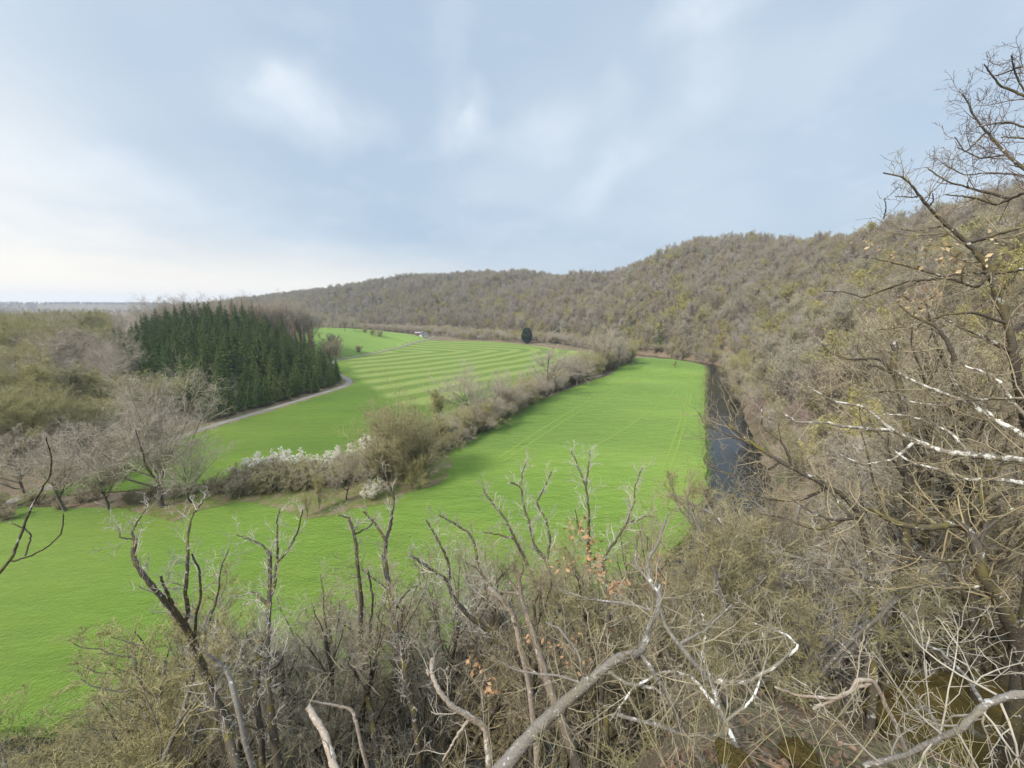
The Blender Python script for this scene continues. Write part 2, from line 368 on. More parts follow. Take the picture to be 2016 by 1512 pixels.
HAZE = True
if HAZE:
    x0, x1, y0, y1, z0, z1 = -5700, 5700, -5700, 5700, -75, 110
    V = [(x, y, z) for x in (x0, x1) for y in (y0, y1) for z in (z0, z1)]
    ho = link('haze', mesh_from('haze', [(V, [(0,1,3,2),(4,6,7,5),(0,4,5,1),(2,3,7,6),(0,2,6,4),(1,5,7,3)])], False)); tag(ho, kind='stuff')
    mh = bpy.data.materials.new('haze_air'); mh.use_nodes = True; n_ = mh.node_tree; n_.nodes.remove(n_.nodes['Principled BSDF'])
    pv = nd(n_, 'ShaderNodeVolumePrincipled'); pv.inputs['Color'].default_value = (.80, .88, 1, 1); pv.inputs['Density'].default_value = .00015; pv.inputs['Anisotropy'].default_value = .1
    n_.links.new(pv.outputs[0], n_.nodes['Material Output'].inputs['Volume']); ho.data.materials.append(mh)
# ------------------------------------------------------------------ branching
def unit(v): return v/np.maximum(np.linalg.norm(v, axis=-1, keepdims=True), 1e-9)
def walk(r, start, d, length, rad0, rad1, n, gnarl, trop):
    N = len(start); P = np.empty((N, n+1, 3)); P[:, 0] = start; d = unit(d); st = (length/n)[:, None]
    for i in range(n):
        d = unit(d+r.normal(0, gnarl, (N, 3))+np.array([0, 0, trop])); P[:, i+1] = P[:, i]+d*st
    t = np.linspace(0, 1, n+1)[None]
    return P, rad0[:, None]*(1-t)+rad1[:, None]*t
def spawn(r, P, Rd, per, n, ang, ratio, gnarl, trop, tmin=.25, rr=.6, up=.0, tip=.35, rmin=.004, taper=.35, plen=None, spread=.25):
    N, k = P.shape[0], P.shape[1]-1
    L = np.linalg.norm(np.diff(P, axis=1), axis=2).sum(1) if plen is None else plen
    per = np.full(N, per) if np.isscalar(per) else np.asarray(per)
    idx = np.repeat(np.arange(N), per); K = len(idx)
    if K == 0: return np.zeros((0, n+1, 3)), np.zeros((0, n+1))
    loc = np.concatenate([np.arange(m) for m in per]); t = tmin+(1-tmin)*(loc+r.random(K))/per[idx]
    f = np.minimum(t*k, k-1e-6); i0 = f.astype(int); w = (f-i0)[:, None]
    p = P[idx, i0]*(1-w)+P[idx, i0+1]*w; tan = unit(P[idx, i0+1]-P[idx, i0]); rp = Rd[idx, i0]*(1-w[:, 0])+Rd[idx, i0+1]*w[:, 0]
    perp = unit(np.cross(tan, unit(r.normal(0, 1, (K, 3))))); a = np.clip(r.normal(ang, spread, K), .1, 1.9)
    d = tan*np.cos(a)[:, None]+perp*np.sin(a)[:, None]; d[:, 2] += up
    ln = L[idx]*ratio*(1-taper*t)*r.uniform(.55, 1.3, K); r0 = np.maximum(rp*rr, rmin); r1 = np.maximum(r0*tip, rmin*.6)
    return walk(r, p, d, ln, r0, r1, n, gnarl, trop)
def tubes(P, Rd, k):
    N, m = P.shape[:2]
    if N == 0: return np.zeros((0, 3)), np.zeros((0, 4), int)
    T = unit(np.gradient(P, axis=1)); D = np.abs(unit(P[:, -1]-P[:, 0])); ref = np.eye(3)[np.argmin(D, 1)][:, None, :]
    U = unit(np.cross(T, np.broadcast_to(ref, T.shape))); W = np.cross(T, U)
    if k == 2:
        ph = rng.uniform(0, 6.28, N)[:, None, None]; S = U*np.cos(ph)+W*np.sin(ph)
        V = np.stack([P-S*Rd[..., None], P+S*Rd[..., None]], 2)
    else:
        a = np.arange(k)*2*math.pi/k
        V = P[:, :, None]+Rd[:, :, None, None]*(np.cos(a)[:, None]*U[:, :, None]+np.sin(a)[:, None]*W[:, :, None])
    b0 = (np.arange(N)*m*k)[:, None, None]; i = np.arange(m-1)[None, :, None]
    if k == 2: j = np.zeros((1, 1, 1), int); jn = j+1
    else: j = np.arange(k)[None, None]; jn = (j+1) % k
    F = np.stack(np.broadcast_arrays(b0+i*k+j, b0+i*k+jn, b0+(i+1)*k+jn, b0+(i+1)*k+j), -1).reshape(-1, 4)
    return V.reshape(-1, 3), F
def flecks(r, C, size, quad=True):
    N = len(C); a = unit(r.normal(0, 1, (N, 3))); b = unit(np.cross(a, r.normal(0, 1, (N, 3)))); s = (size*r.uniform(.6, 1.4, N))[:, None]
    V = np.stack([C-a*s, C-b*s*.55, C+a*s, C+b*s*.55], 1).reshape(-1, 3)
    return V, np.arange(4*N).reshape(N, 4)
def along(r, P, per, jitter):
    N, m = P.shape[:2]; i = np.repeat(np.arange(N), per); t = r.uniform(.25, 1, len(i))*(m-1-1e-6); k = t.astype(int); w = (t-k)[:, None]
    return P[i, k]*(1-w)+P[i, k+1]*w+r.normal(0, jitter, (len(i), 3))

# ------------------------------------------------------------------ plant materials
def twig_mat(name, cols, rough=.9, var=.25, scale=.8):
    m, nt, b = new_mat(name, rough, .1)
    oi = nd(nt, 'ShaderNodeObjectInfo').outputs['Random']
    cr = nd(nt, 'ShaderNodeValToRGB'); nt.links.new(oi, cr.inputs[0]); e = cr.color_ramp
    cols = cols if len(cols) > 1 else cols*2
    while len(e.elements) < len(cols): e.elements.new(.5)
    for i, c in enumerate(cols): e.elements[i].position = i/max(1, len(cols)-1); e.elements[i].color = (*c, 1)
    n = noise(nt, obj_pos(nt), scale, 3)
    c = mix(nt, rng_map(nt, n, .3, .7, 0, var*2), cr.outputs[0], (.07, .058, .045)); nt.links.new(c, b.inputs['Base Color'])
    return m
m_bark = twig_mat('far_bark', [(.12,.10,.08), (.18,.16,.13), (.10,.085,.06)], scale=3)
m_twig = twig_mat('bare_twigs', var=.14, cols=[(.34,.275,.20), (.41,.355,.285), (.31,.24,.18), (.38,.345,.20), (.43,.38,.325), (.35,.31,.155), (.36,.285,.22)])
m_budtwig = twig_mat('budding_twigs', [(.50,.44,.16), (.44,.40,.18), (.54,.47,.15), (.42,.39,.16)])
m_goldtwig = twig_mat('catkin_twigs', [(.41,.365,.165), (.44,.395,.155), (.37,.34,.18)])
m_willow = twig_mat('willow_twigs', [(.42,.36,.19), (.38,.33,.17)], var=.2)
m_pinktwig = twig_mat('reddish_twigs', [(.42,.29,.26), (.38,.27,.235)])
m_greytwig = twig_mat('grey_twigs', var=.14, cols=[(.44,.37,.285), (.40,.335,.245), (.46,.40,.315)])
m_browntwig = twig_mat('brown_twigs', var=.14, cols=[(.43,.345,.23), (.47,.40,.26), (.40,.345,.19), (.45,.40,.21)])
m_blossom = twig_mat('white_blossom', [(.84,.78,.64), (.76,.70,.57)], var=.05)
m_needle = twig_mat('spruce_needles', [(.088,.150,.026), (.112,.170,.028), (.070,.128,.028), (.130,.180,.032)], var=.2)
m_deadneedle = twig_mat('dead_needles', [(.38,.26,.14), (.32,.23,.135), (.42,.28,.15)])
m_ever = twig_mat('evergreen_leaves', [(.022,.052,.024), (.030,.062,.026)])

# ------------------------------------------------------------------ tree kinds
def broadleaf(name, seed, h, spread, lev, tw, budsize=0, budper=0, multi=1, dome=False, ang=.85, up=.12, trunk_frac=.72, clear=.3, trunk_r=.02, upright=.0):
    """trunk and limbs in one mesh, twigs in another; lev = branches per level"""
    r = np.random.default_rng(seed); S = np.zeros((multi, 3)); S[:, :2] = r.normal(0, .035*h*(multi > 1), (multi, 2)); S[:, 2] = -.4
    d = np.tile([0, 0, 1.], (multi, 1)); d[:, :2] += r.normal(0, .06 if multi == 1 else .42, (multi, 2))
    hh = np.full(multi, h*trunk_frac)*r.uniform(.85, 1.1, multi)
    P0, R0 = walk(r, S, d, hh, np.full(multi, h*trunk_r/math.sqrt(multi)), np.full(multi, h*.005), 8, .07, .05)
    tr = [tubes(P0, R0, 6)]
    P1, R1 = spawn(r, P0, R0, lev[0], 6, ang, spread, .16 if not dome else .13, up, clear, .55, .2+upright, .3, taper=.5 if not dome else .1, spread=.25 if not dome else .4)
    tr.append(tubes(P1, R1, 4))
    P2, R2 = spawn(r, P1, R1, lev[1], 4, .75, .52, .2, .06, .22, .6, .1+upright, .35, rmin=tw)
    cr = [tubes(P2, R2, 3)]
    P3, R3 = spawn(r, P2, R2, lev[2], 3, .75, .55, .22, .05, .15, .7, .06+upright, .5, rmin=tw)
    cr.append(tubes(P3, R3, 2))
    last = P3
    if lev[3]:
        P4, R4 = spawn(r, P3, R3, lev[3], 2, .7, .6, .2, .05, .1, .8, .05+upright, .6, rmin=tw)
        cr.append(tubes(P4, R4, 2)); last = P4
    if budper: cr.append(flecks(r, along(r, last, budper, .03), budsize))
    # scale so that the crown top stands at h
    top = np.percentile(cr[-1][0][:, 2], 97.5); k = h/top
    return mesh_from(name+'_trunk', [(v*k, f) for v, f in tr]), mesh_from(name+'_crown', [(v*k, f) for v, f in cr])
def conifer(name, seed, h, w, whorls, per, droop=.35, dead=False, base=.06):
    r = np.random.default_rng(seed)
    P0, R0 = walk(r, np.array([[0, 0, -.4]]), np.array([[0, 0, 1.]]), np.array([h+.2]), np.array([h*.012]), np.array([.02]), 8, .012, .02)
    tr = [tubes(P0, R0, 6)]; zs = base*h+(h*.985-base*h)*np.sort(r.random(whorls*per)); N = len(zs)
    q = (zs/h); Lb = w*np.clip((1-q), .03, 1)**.85*r.uniform(.6, 1.12, N)*np.where(q < .15, .75, 1)
    a = r.uniform(0, 6.283, N); d = np.stack([np.cos(a), np.sin(a), .25-.5*(1-q)], 1)
    st = np.zeros((N, 3)); st[:, 2] = zs
    P, Rr = walk(r, st, d, Lb, np.full(N, .03), np.full(N, .012), 4, .05, -droop*.22)
    P[:, 3:, 2] += (Lb*.06)[:, None]
    tr.append(tubes(P, Rr, 3))
    m = 9 if not dead else 6
    i = np.repeat(np.arange(N), m); t = np.clip(np.tile((np.arange(m)+.5)/m, N)+r.normal(0, .05, N*m), .08, 1)*3.999; k = t.astype(int); wv = (t-k)[:, None]
    c = P[i, k]*(1-wv)+P[i, k+1]*wv; tan = unit(P[i, k+1]-P[i, k]); side = unit(np.cross(tan, [0, 0, 1.]))*np.where(r.random(len(i)) < .5, -1, 1)[:, None]
    ln = (.22+.30*Lb[i]*(1-.55*t/4))*r.uniform(.6, 1.25, len(i)); wd = ln*(.30 if not dead else .13)
    out = unit(tan*.75+side*r.uniform(.2, 1.1, len(i))[:, None]+np.array([0, 0, -1.])*r.uniform(.0, .42, len(i))[:, None])
    pw = unit(np.cross(out, r.normal(0, 1, (len(i), 3))))
    V = np.stack([c, c+out*ln[:, None]*.45+pw*wd[:, None], c+out*ln[:, None], c+out*ln[:, None]*.45-pw*wd[:, None]], 1).reshape(-1, 3)
    return mesh_from(name+'_trunk', tr), mesh_from(name+'_crown', [(V, np.arange(len(V)).reshape(-1, 4))], False)

KIND = {}
def kind(k, meshes, mb, mc):
    for t, c in meshes: t.materials.append(mb); c.materials.append(mc)
    KIND[k] = meshes
kind('bare', [broadleaf('bare', 100+i, 14, .6, (15, 8, 8, 6), .017+.003*(i % 3), trunk_r=.012, clear=.26) for i in range(5)], m_bark, m_twig)
kind('budding', [broadleaf('budding', 200+i, 13, .58, (14, 7, 7, 4), .017, .10, 2, trunk_r=.012) for i in range(3)], m_bark, m_budtwig)
kind('mid', [broadleaf('mid', 300, 14, .62, (17, 9, 9, 8), .0095, trunk_r=.015, clear=.2, up=.12)]+[broadleaf('mid', 301+i, 14, 1.25, (15, 10, 9, 8), .0095, trunk_r=.017, trunk_frac=.46, clear=.42, up=.13, dome=True, ang=.95) for i in range(3)], m_bark, m_greytwig)
kind('midbud', [broadleaf('midbud', 330, 14, .6, (18, 9, 9, 7), .010, .05, 2, trunk_r=.014, clear=.12, up=.12), broadleaf('midbud', 331, 14, 1.25, (15, 10, 9, 7), .0095, .05, 2, trunk_r=.016, trunk_frac=.46, clear=.3, up=.15, dome=True, ang=.9)], m_bark, m_goldtwig)
kind('shrub', [broadleaf('shrub', 360+i, 5, .5, (10, 7, 7, 5), .008, multi=9, trunk_r=.024, clear=.1, up=.1) for i in range(3)], m_bark, m_browntwig)
kind('blossom', [broadleaf('blossom', 380+i, 5, .42, (8, 6, 6, 3), .007, .06, 1, multi=7, trunk_r=.02, clear=.3) for i in range(2)], m_bark, m_blossom)
kind('bigoak', [broadleaf('bigoak', 350+i, 24, 1.3, (19, 12, 11, 9), .0105, trunk_r=.019, trunk_frac=.42, clear=.36, up=.12, dome=True, ang=1.0) for i in range(1)], m_bark, m_greytwig)
kind('willow', [broadleaf('willow', 355+i, 14, 1.0, (12, 10, 9, 8), .0085, .05, 2, multi=3, trunk_r=.018, trunk_frac=.55, clear=.1, up=.16, dome=True, ang=.85) for i in range(2)], m_bark, m_willow)
kind('spruce', [conifer('spruce', 400+i, 22, 5.0-.4*(i % 2), 34, 9) for i in range(4)], m_bark, m_needle)
kind('dead', [conifer('dead', 420+i, 21, 2.9, 32, 9, dead=True, base=.18) for i in range(2)], m_bark, m_deadneedle)
kind('pink', [(KIND['mid'][0][0], KIND['mid'][0][1].copy())], m_bark, m_pinktwig); KIND['pink'][0][1].materials.clear(); KIND['pink'][0][1].materials.append(m_pinktwig)
def evergreen(name, seed, h, w):
    r = np.random.default_rng(seed); t, c = broadleaf(name, seed, h, .4, (14, 6, 5, 0), .02, multi=3, trunk_r=.014, clear=.05)
    N = 5200; u = r.normal(0, 1, (N, 3)); u = unit(u)*(r.random(N)**.33)[:, None]; C = u*np.array([w, w, h*.5])+np.array([0, 0, h*.52])
    C[:, 0] *= 1+.25*np.sin(C[:, 2]*1.3)
    return t, mesh_from(name+'_crown', [flecks(r, C, .42)], False)
kind('evergreen', [evergreen('evergreen', 440, 12, 4.2), evergreen('evergreen', 441, 12, 3.6)], m_bark, m_ever)

COUNT = {}
def plant(k, name, xy, h, label, cat, group=None, var=None, rz=None, sq=1., z=None, tilt=(0, 0)):
    ms = KIND[k]; v = int(rng.integers(len(ms))) if var is None else var; t, c = ms[v]
    hm = {'bare': 14, 'budding': 13, 'mid': 14, 'midbud': 14, 'pink': 14, 'shrub': 5, 'blossom': 5, 'spruce': 22, 'dead': 21, 'evergreen': 12, 'bigoak': 24, 'willow': 14}[k]
    zz = g0(xy[0], xy[1], True)[0] if z is None else z
    o = empty(name, (xy[0], xy[1], zz), rng.uniform(0, 6.283) if rz is None else rz, (h/hm*sq, h/hm*sq, h/hm)); o.rotation_euler.x, o.rotation_euler.y = tilt
    tag(o, label, cat, group); link('trunk', t, None, o); link('crown', c, None, o); COUNT[name] = COUNT.get(name, 0)+1
    return o

# ------------------------------------------------------------------ woods on the far slopes
def scatter(x0, x1, y0, y1, step, jit=.38):
    gx, gy = np.meshgrid(np.arange(x0, x1, step), np.arange(y0, y1, step*.9)); gx = gx+(np.arange(gx.shape[0]) % 2)[:, None]*step/2
    P = np.stack([gx.ravel(), gy.ravel()], 1); return P+rng.normal(0, step*jit*.6, P.shape)
P = scatter(-900, 760, 20, 1250, 7.0)
az_ = np.degrees(np.arctan2(P[:, 0], P[:, 1])); r_ = np.hypot(P[:, 0], P[:, 1]); dF, sF, sdF = pl_dist(P, F_LINE); dR, _, sdR = pl_dist(P, ROADS)
Wd = np.interp(sF, FI, F_W); onhill = (sdF < 0) & (dF > 4.0) & (dF < Wd*1.18) & (r_ > 62) & (np.abs(az_) < 57) & (az_ > -40)
P = P[onhill]; r_ = r_[onhill]; dF = dF[onhill]; sF = sF[onhill]
lowland = dF/np.interp(sF, FI, F_W) < .45
nse = np.sin(P[:, 0]/23+1)*np.sin(P[:, 1]/31)+.6*np.sin(P[:, 0]/9+P[:, 1]/13)
isbud = rng.random(len(P)) < np.where(lowland, .16, .04)+.12*(nse > .6)
hts = np.clip(rng.lognormal(0, .24, len(P)), .55, 1.5)*np.where(isbud, 12.5, 13.5)
o_ = np.argsort(r_); P, isbud, hts, r_ = P[o_], isbud[o_], hts[o_], r_[o_]
zt = g0(P[:, 0], P[:, 1]); px, py = project(np.column_stack([P, zt+hts*.7])); vis = (px > -20) & (px < 2040) & (py < 1540)
nb = ng = 0; far_i = []
for i in range(len(P)):
    if vis[i] and not isbud[i] and nb < 150:
        nb += 1; plant('bare', 'bare_tree', P[i], hts[i], 'bare grey-brown tree among many in the dense hillside wood beyond the river', 'bare tree', 'bare trees of the hillside wood')
    elif vis[i] and isbud[i] and ng < 120:
        ng += 1; plant('budding', 'budding_tree', P[i], hts[i], 'yellow-green budding tree scattered in the bare hillside wood beyond the river', 'budding tree', 'budding trees of the hillside wood')
    else: far_i.append(i)
far_i = np.array(far_i)

protos = bpy.data.collections.new('woodland_kinds'); pn = 0
def joined(t, c):
    global pn
    o = bpy.data.objects.new('kind_%02d' % pn, None); pn += 1
    a = [np.empty(len(m.vertices)*3, np.float32) for m in (t, c)]
    ch = []
    for m, v in zip((t, c), a):
        m.vertices.foreach_get('co', v); lv = np.empty(len(m.loops), np.int32); m.loops.foreach_get('vertex_index', lv)
        ch.append((v.reshape(-1, 3), lv.reshape(-1, 4)))
    me = mesh_from('woodland_kind', ch); me.materials.append(t.materials[0]); me.materials.append(c.materials[0])
    mi = np.zeros(len(me.polygons), np.int32); mi[len(t.polygons):] = 1; me.polygons.foreach_set('material_index', mi)
    bpy.data.objects.remove(o); o = bpy.data.objects.new('kind_%02d' % (pn-1), me); protos.objects.link(o)
for t, c in KIND['bare']+KIND['budding']+KIND['dead'][:1]+KIND['spruce'][:2]+KIND['mid']+KIND['midbud']: joined(t, c)
def wood(name, P, hs, idx, label):
    z = g0(P[:, 0], P[:, 1]); me = bpy.data.meshes.new(name); me.from_pydata([tuple(v) for v in np.column_stack([P, z])], [], [])
    a = me.attributes.new('idx', 'INT', 'POINT'); a.data.foreach_set('value', np.asarray(idx, np.int32)); attr(me, 'rz', rng.uniform(0, 6.283, len(P))); attr(me, 'scl', hs)
    o = link(name, me); tag(o, label, 'woodland', kind='stuff')
    ng_ = bpy.data.node_groups.new(name, 'GeometryNodeTree'); ng_.interface.new_socket('Geometry', in_out='INPUT', socket_type='NodeSocketGeometry'); ng_.interface.new_socket('Geometry', in_out='OUTPUT', socket_type='NodeSocketGeometry')
    gi, go = ng_.nodes.new('NodeGroupInput'), ng_.nodes.new('NodeGroupOutput'); ip = ng_.nodes.new('GeometryNodeInstanceOnPoints'); ci = ng_.nodes.new('GeometryNodeCollectionInfo')
    ci.inputs['Collection'].default_value = protos; ci.inputs['Separate Children'].default_value = True; ci.inputs['Reset Children'].default_value = True
    def na(nm, tp):
        n = ng_.nodes.new('GeometryNodeInputNamedAttribute'); n.data_type = tp; n.inputs['Name'].default_value = nm; return n.outputs['Attribute']
    cx = ng_.nodes.new('ShaderNodeCombineXYZ'); l = ng_.links.new; l(na('rz', 'FLOAT'), cx.inputs['Z'])
    l(gi.outputs[0], ip.inputs['Points']); l(ci.outputs[0], ip.inputs['Instance']); ip.inputs['Pick Instance'].default_value = True
    l(na('idx', 'INT'), ip.inputs['Instance Index']); l(cx.outputs[0], ip.inputs['Rotation']); l(na('scl', 'FLOAT'), ip.inputs['Scale']); l(ip.outputs[0], go.inputs[0])
    o.modifiers.new('trees', 'NODES').node_group = ng_
    return o
bi = isbud[far_i]; idx = np.where(bi, rng.integers(5, 8, len(far_i)), rng.integers(0, 5, len(far_i)))
xf, yf = P[far_i, 0], P[far_i, 1]
con = (np.sin(xf/37+2)*np.sin(yf/29) > .72) & (rng.random(len(far_i)) < .35) & (np.hypot(xf, yf) > 600); idx = np.where(con, 9, idx)
wood('hillside_woodland', P[far_i], hts[far_i]/np.where(con, 22, np.where(bi, 13, 14))*1.03, idx, 'mass of bare grey-brown trees covering the valley slopes far behind the fields')
# tree belts on the distant ridge to the left
D = scatter(-4200, -1400, 900, 4200, 34, .8); rD = np.hypot(D[:, 0], D[:, 1]); aD = np.degrees(np.arctan2(D[:, 0], D[:, 1]))
zD = g0(D[:, 0], D[:, 1]); k = (rD > 2300) & (rD < 4300) & (aD > -60) & (aD < -22) & (np.sin(D[:, 0]/160)+np.sin(D[:, 1]/120+D[:, 0]/300) > -.35)
D = D[k]; wood('distant_woodland', D, rng.uniform(.9, 1.5, len(D)), rng.integers(0, 5, len(D)), 'dark blue tree belts on the hazy ridge at the horizon')

# ------------------------------------------------------------------ spruce plantation and the wood beside it
SP = np.array([(-105,126),(-93,146),(-81,168),(-83,196),(-102,214),(-124,240),(-133,272),(-165,300),(-205,288),(-204,228),(-172,172),(-136,140)], float)
Q = scatter(-235, -80, 120, 310, 5.9, .3); Q = Q[in_poly(Q, SP)]; Q = Q[pl_dist(Q, ROADS)[0] > 7.5]; er = resample(offset(ROADS, 5.6), 3.6); er = er[(er[:, 1] > 128) & (er[:, 1] < 214)]; Q = np.vstack([Q, er+rng.normal(0, .4, er.shape)]); Q = Q[np.argsort(np.hypot(Q[:, 0], Q[:, 1]))]
ns = 0
for q in Q:
    brown = q[1] > 231+.25*(q[0]+170) and q[0] > -185 and pl_dist(q[None], ROADS)[0][0] < 62 and rng.random() < .7
    if brown: plant('dead', 'dead_conifer', q, rng.uniform(19, 24), 'rust-brown dead conifer at the back edge of the dark spruce plantation', 'dead conifer', 'brown dead conifers behind the spruces')
    elif ns < 298:
        ns += 1; e = pl_dist(q[None], ROADS)[0][0]
        plant('spruce', 'spruce_tree', q, rng.uniform(15, 21.8)*np.interp(e, [5, 12, 26, 40], [.6, .72, .92, 1])*np.interp(q[0]/q[1], [-.95, -.78], [.72, 1]), 'dark green spruce standing close among others in the conical plantation by the lane', 'spruce', 'spruces of the plantation', sq=1.14)
LW = np.array([(-109,124),(-106,132),(-136,138),(-172,172),(-226,226),(-330,330),(-420,300),(-360,150),(-240,60),(-135,62),(-112,92)], float)
Q = scatter(-430, -100, 55, 335, 8.6, .4); Q = Q[in_poly(Q, LW)]; Q = Q[pl_dist(Q, ROADS)[0] > 7]; Q = Q[np.argsort(np.hypot(Q[:, 0], Q[:, 1]))][:620]
lm = [0, 0]; mw = []
for q in Q:
    n_ = math.sin(q[0]/19)+math.sin(q[1]/15+1); far_ = np.hypot(*q) > 165
    isb = n_+rng.normal(0, .5) > (-.75 if far_ else .35)
    if lm[isb] >= (130, 140)[isb]: mw.append((q[0], q[1], isb)); continue
    lm[isb] += 1
    if isb: plant('midbud', 'budding_tree', q, rng.uniform(9, 16.5), sq=1.4, label='olive-yellow budding tree in the mixed wood left of the spruce plantation', cat='budding tree', group='budding trees of the mixed wood')
    else: plant('mid', 'bare_tree', q, rng.uniform(9, 17), sq=1.4, label='bare grey-brown tree in the mixed wood left of the spruce plantation', cat='bare tree', group='bare trees of the mixed wood')
for i in range(30):                       # skyline trees behind the plantation
    a = R(-41.5+i*.5+rng.normal(0, .3)); d = rng.uniform(290, 340); plant('mid', 'bare_tree', (d*math.sin(a), d*math.cos(a)), rng.uniform(-2.5, 4.5)-g0(d*math.sin(a), d*math.cos(a))[0], 'tall bare tree on the skyline behind the mixed wood and spruces', 'bare tree', 'skyline trees behind the plantation')
for i in range(80):
    a = R(-56+i*.44+rng.normal(0, .5)); d = rng.uniform(420, 620); mw.append((d*math.sin(a), d*math.cos(a), 0))
G_ = scatter(-330, 150, 330, 720, 7.5, .5); dd, _, ss = pl_dist(G_, F_LINE); aG = np.degrees(np.arctan2(G_[:, 0], G_[:, 1])); rG = np.hypot(G_[:, 0], G_[:, 1])
lim = np.interp(aG, [-30,-27,-20,-12,-3,3,7,10,14,17], [500,500,490,452,425,402,385,352,318,322]); G_ = G_[(ss > 0) & (dd < 150) & (rG > lim+8) & (aG < 16) & (aG > -34) & ~((aG > -14.5) & (aG < -8) & (rG < 482))]
wood('valley_floor_woodland', G_, rng.uniform(.4, .8, len(G_)), rng.integers(11, 17, len(G_)), 'low bare trees filling the valley floor behind the fields')
mw = np.array(mw); wood('mixed_woodland', mw[:, :2], rng.uniform(.8, 1.3, len(mw)), np.where(mw[:, 2] > 0, rng.integers(15, 17, len(mw)), rng.integers(11, 15, len(mw))), 'farther trees of the mixed wood and the dark belt below the blue ridge')

# ------------------------------------------------------------------ hedgerow across the meadows
def hplant(k, name, px, py, top, label, cat, **kw):   # foot at the ground seen there, height from the height it shows
    p = hit(px, py); d = np.linalg.norm(p); r0 = ray(px, top); hz = np.hypot(p[0], p[1])
    h = r0[2]/np.hypot(r0[0], r0[1])*hz-p[2]
    return plant(k, name, p[:2], max(1.5, h), label, cat, **kw)
hl = [('bigoak', 320, 1000, 745, 'large old bare oak with a broad round crown beside the hedge end', 1.05, 0), ('mid', 378, 992, 852, 'smaller bare oak with a thick leaning trunk right of the large oak', 1.1, 1),
      ('mid', 130, 1008, 850, 'bare tree with a dark straight trunk at the left end of the hedge', 1.15, 2), ('mid', 55, 985, 845, 'pale bare tree nearest the left edge, beside the lane', 1.2, 0), ('mid', 215, 1005, 880, 'low wide bare tree between the straight-trunked tree and the large oak', 1.2, 2),
      ('willow', 748, 950, 794, 'golden catkin-covered tree in the middle of the hedge', 1.0, 0), ('willow', 832, 945, 806, 'olive twiggy tree at the right shoulder of the golden tree', .95, 1),
      ('mid', 682, 985, 880, 'slim pale bare tree standing in front of the blossoming hedge', .9, 1),
      ('mid', 935, 830, 722, 'round bare grey tree, broadest in the far hedge', 1.35, 1), ('mid', 985, 822, 735, 'bare tree leaning on the right of the broad round one', 1.1, 2), ('mid', 1078, 782, 684, 'bare fan-shaped tree standing clear against the striped field', 1.1, 0),
      ('mid', 1135, 762, 690, 'bare tree with brownish twigs next along from the fan-shaped one', 1.2, 1), ('mid', 1185, 735, 648, 'tall pale poplar-like bare tree at the far end of the hedge', 1.0, 2), ('mid', 1215, 728, 655, 'tall bare tree at the hedge end nearest the river bend', 1.1, 0),
      ('midbud', 1243, 718, 668, 'small yellowish tree closing the far end of the hedge', 1.1, 1), ('midbud', 868, 838, 768, 'low yellow bush behind the broad round grey tree', 1.2, 0)]
for k, x, y, t, lb, sq, v in hl: hplant(k, 'budding_tree' if k in ('midbud', 'willow') else 'oak_tree' if 'oak' in lb else 'bare_tree', x, y, t, lb, 'budding tree' if k in ('midbud', 'willow') else 'oak tree' if 'oak' in lb else 'bare tree', sq=sq, var=v, group='trees of the hedgerow')
HS = resample(smooth_line(HEDGE, 2), 2.6)
for i, q in enumerate(HS):
    d = np.hypot(*q); 
    for s in (-1, 1):
        p = q+rng.normal(0, 1.1, 2)+s*np.array([.8, -1.2]); h = rng.uniform(3.2, 5.6)*(1+.25*(d > 120))
        if q[0] < -58:
            if rng.random() < .6: continue
            h *= .55
        plant('shrub', 'hedge_shrub', p, h, 'brown bare thorny shrub in the hedgerow between the two meadows', 'shrub', 'shrubs of the hedgerow', sq=rng.uniform(1, 1.35))
HT = resample(smooth_line(HEDGE, 2)[6:], 5.5)
for q in HT:
    if q[0] < -22: continue
    for _ in range(2):
        plant('mid' if rng.random() < .55 else 'midbud', 'hedge_tree', q+rng.normal(0, 1.8, 2), rng.uniform(7, 11)*(1.25 if q[1] > 190 else 1), 'brownish bare tree in the far stretch of the hedgerow', 'bare tree', 'small trees of the far hedgerow', sq=1.4)
for x, y, t in [(503,938,897),(522,940,888),(548,935,884),(575,932,884),(600,930,888),(625,928,893),(650,925,890),(675,920,876),(700,915,868),(725,905,856),(750,900,852),(770,898,856)]:
    hplant('blossom', 'blossoming_blackthorn', x, y+6, t+7, 'white-blossoming shrub along the back of the hedge left of the golden tree', 'flowering shrub', group='blossoming shrubs of the hedge', sq=1.2)
hplant('blossom', 'blossoming_blackthorn', 742, 982, 946, 'small white-blossoming bush alone on the verge in front of the hedge', 'flowering shrub', sq=1.1)
for x, y, t, lb in [(628,1005,935,'small yellowish sapling left of the slim pale tree'),(812,965,905,'thin sapling at the foot of the olive tree'),(826,966,900,'taller thin sapling just right of another by the olive tree'),(606,1020,968,'tiny bare sapling at the front of the dry verge')]:
    hplant('midbud', 'sapling', x, y, t, lb, 'sapling', sq=.8)
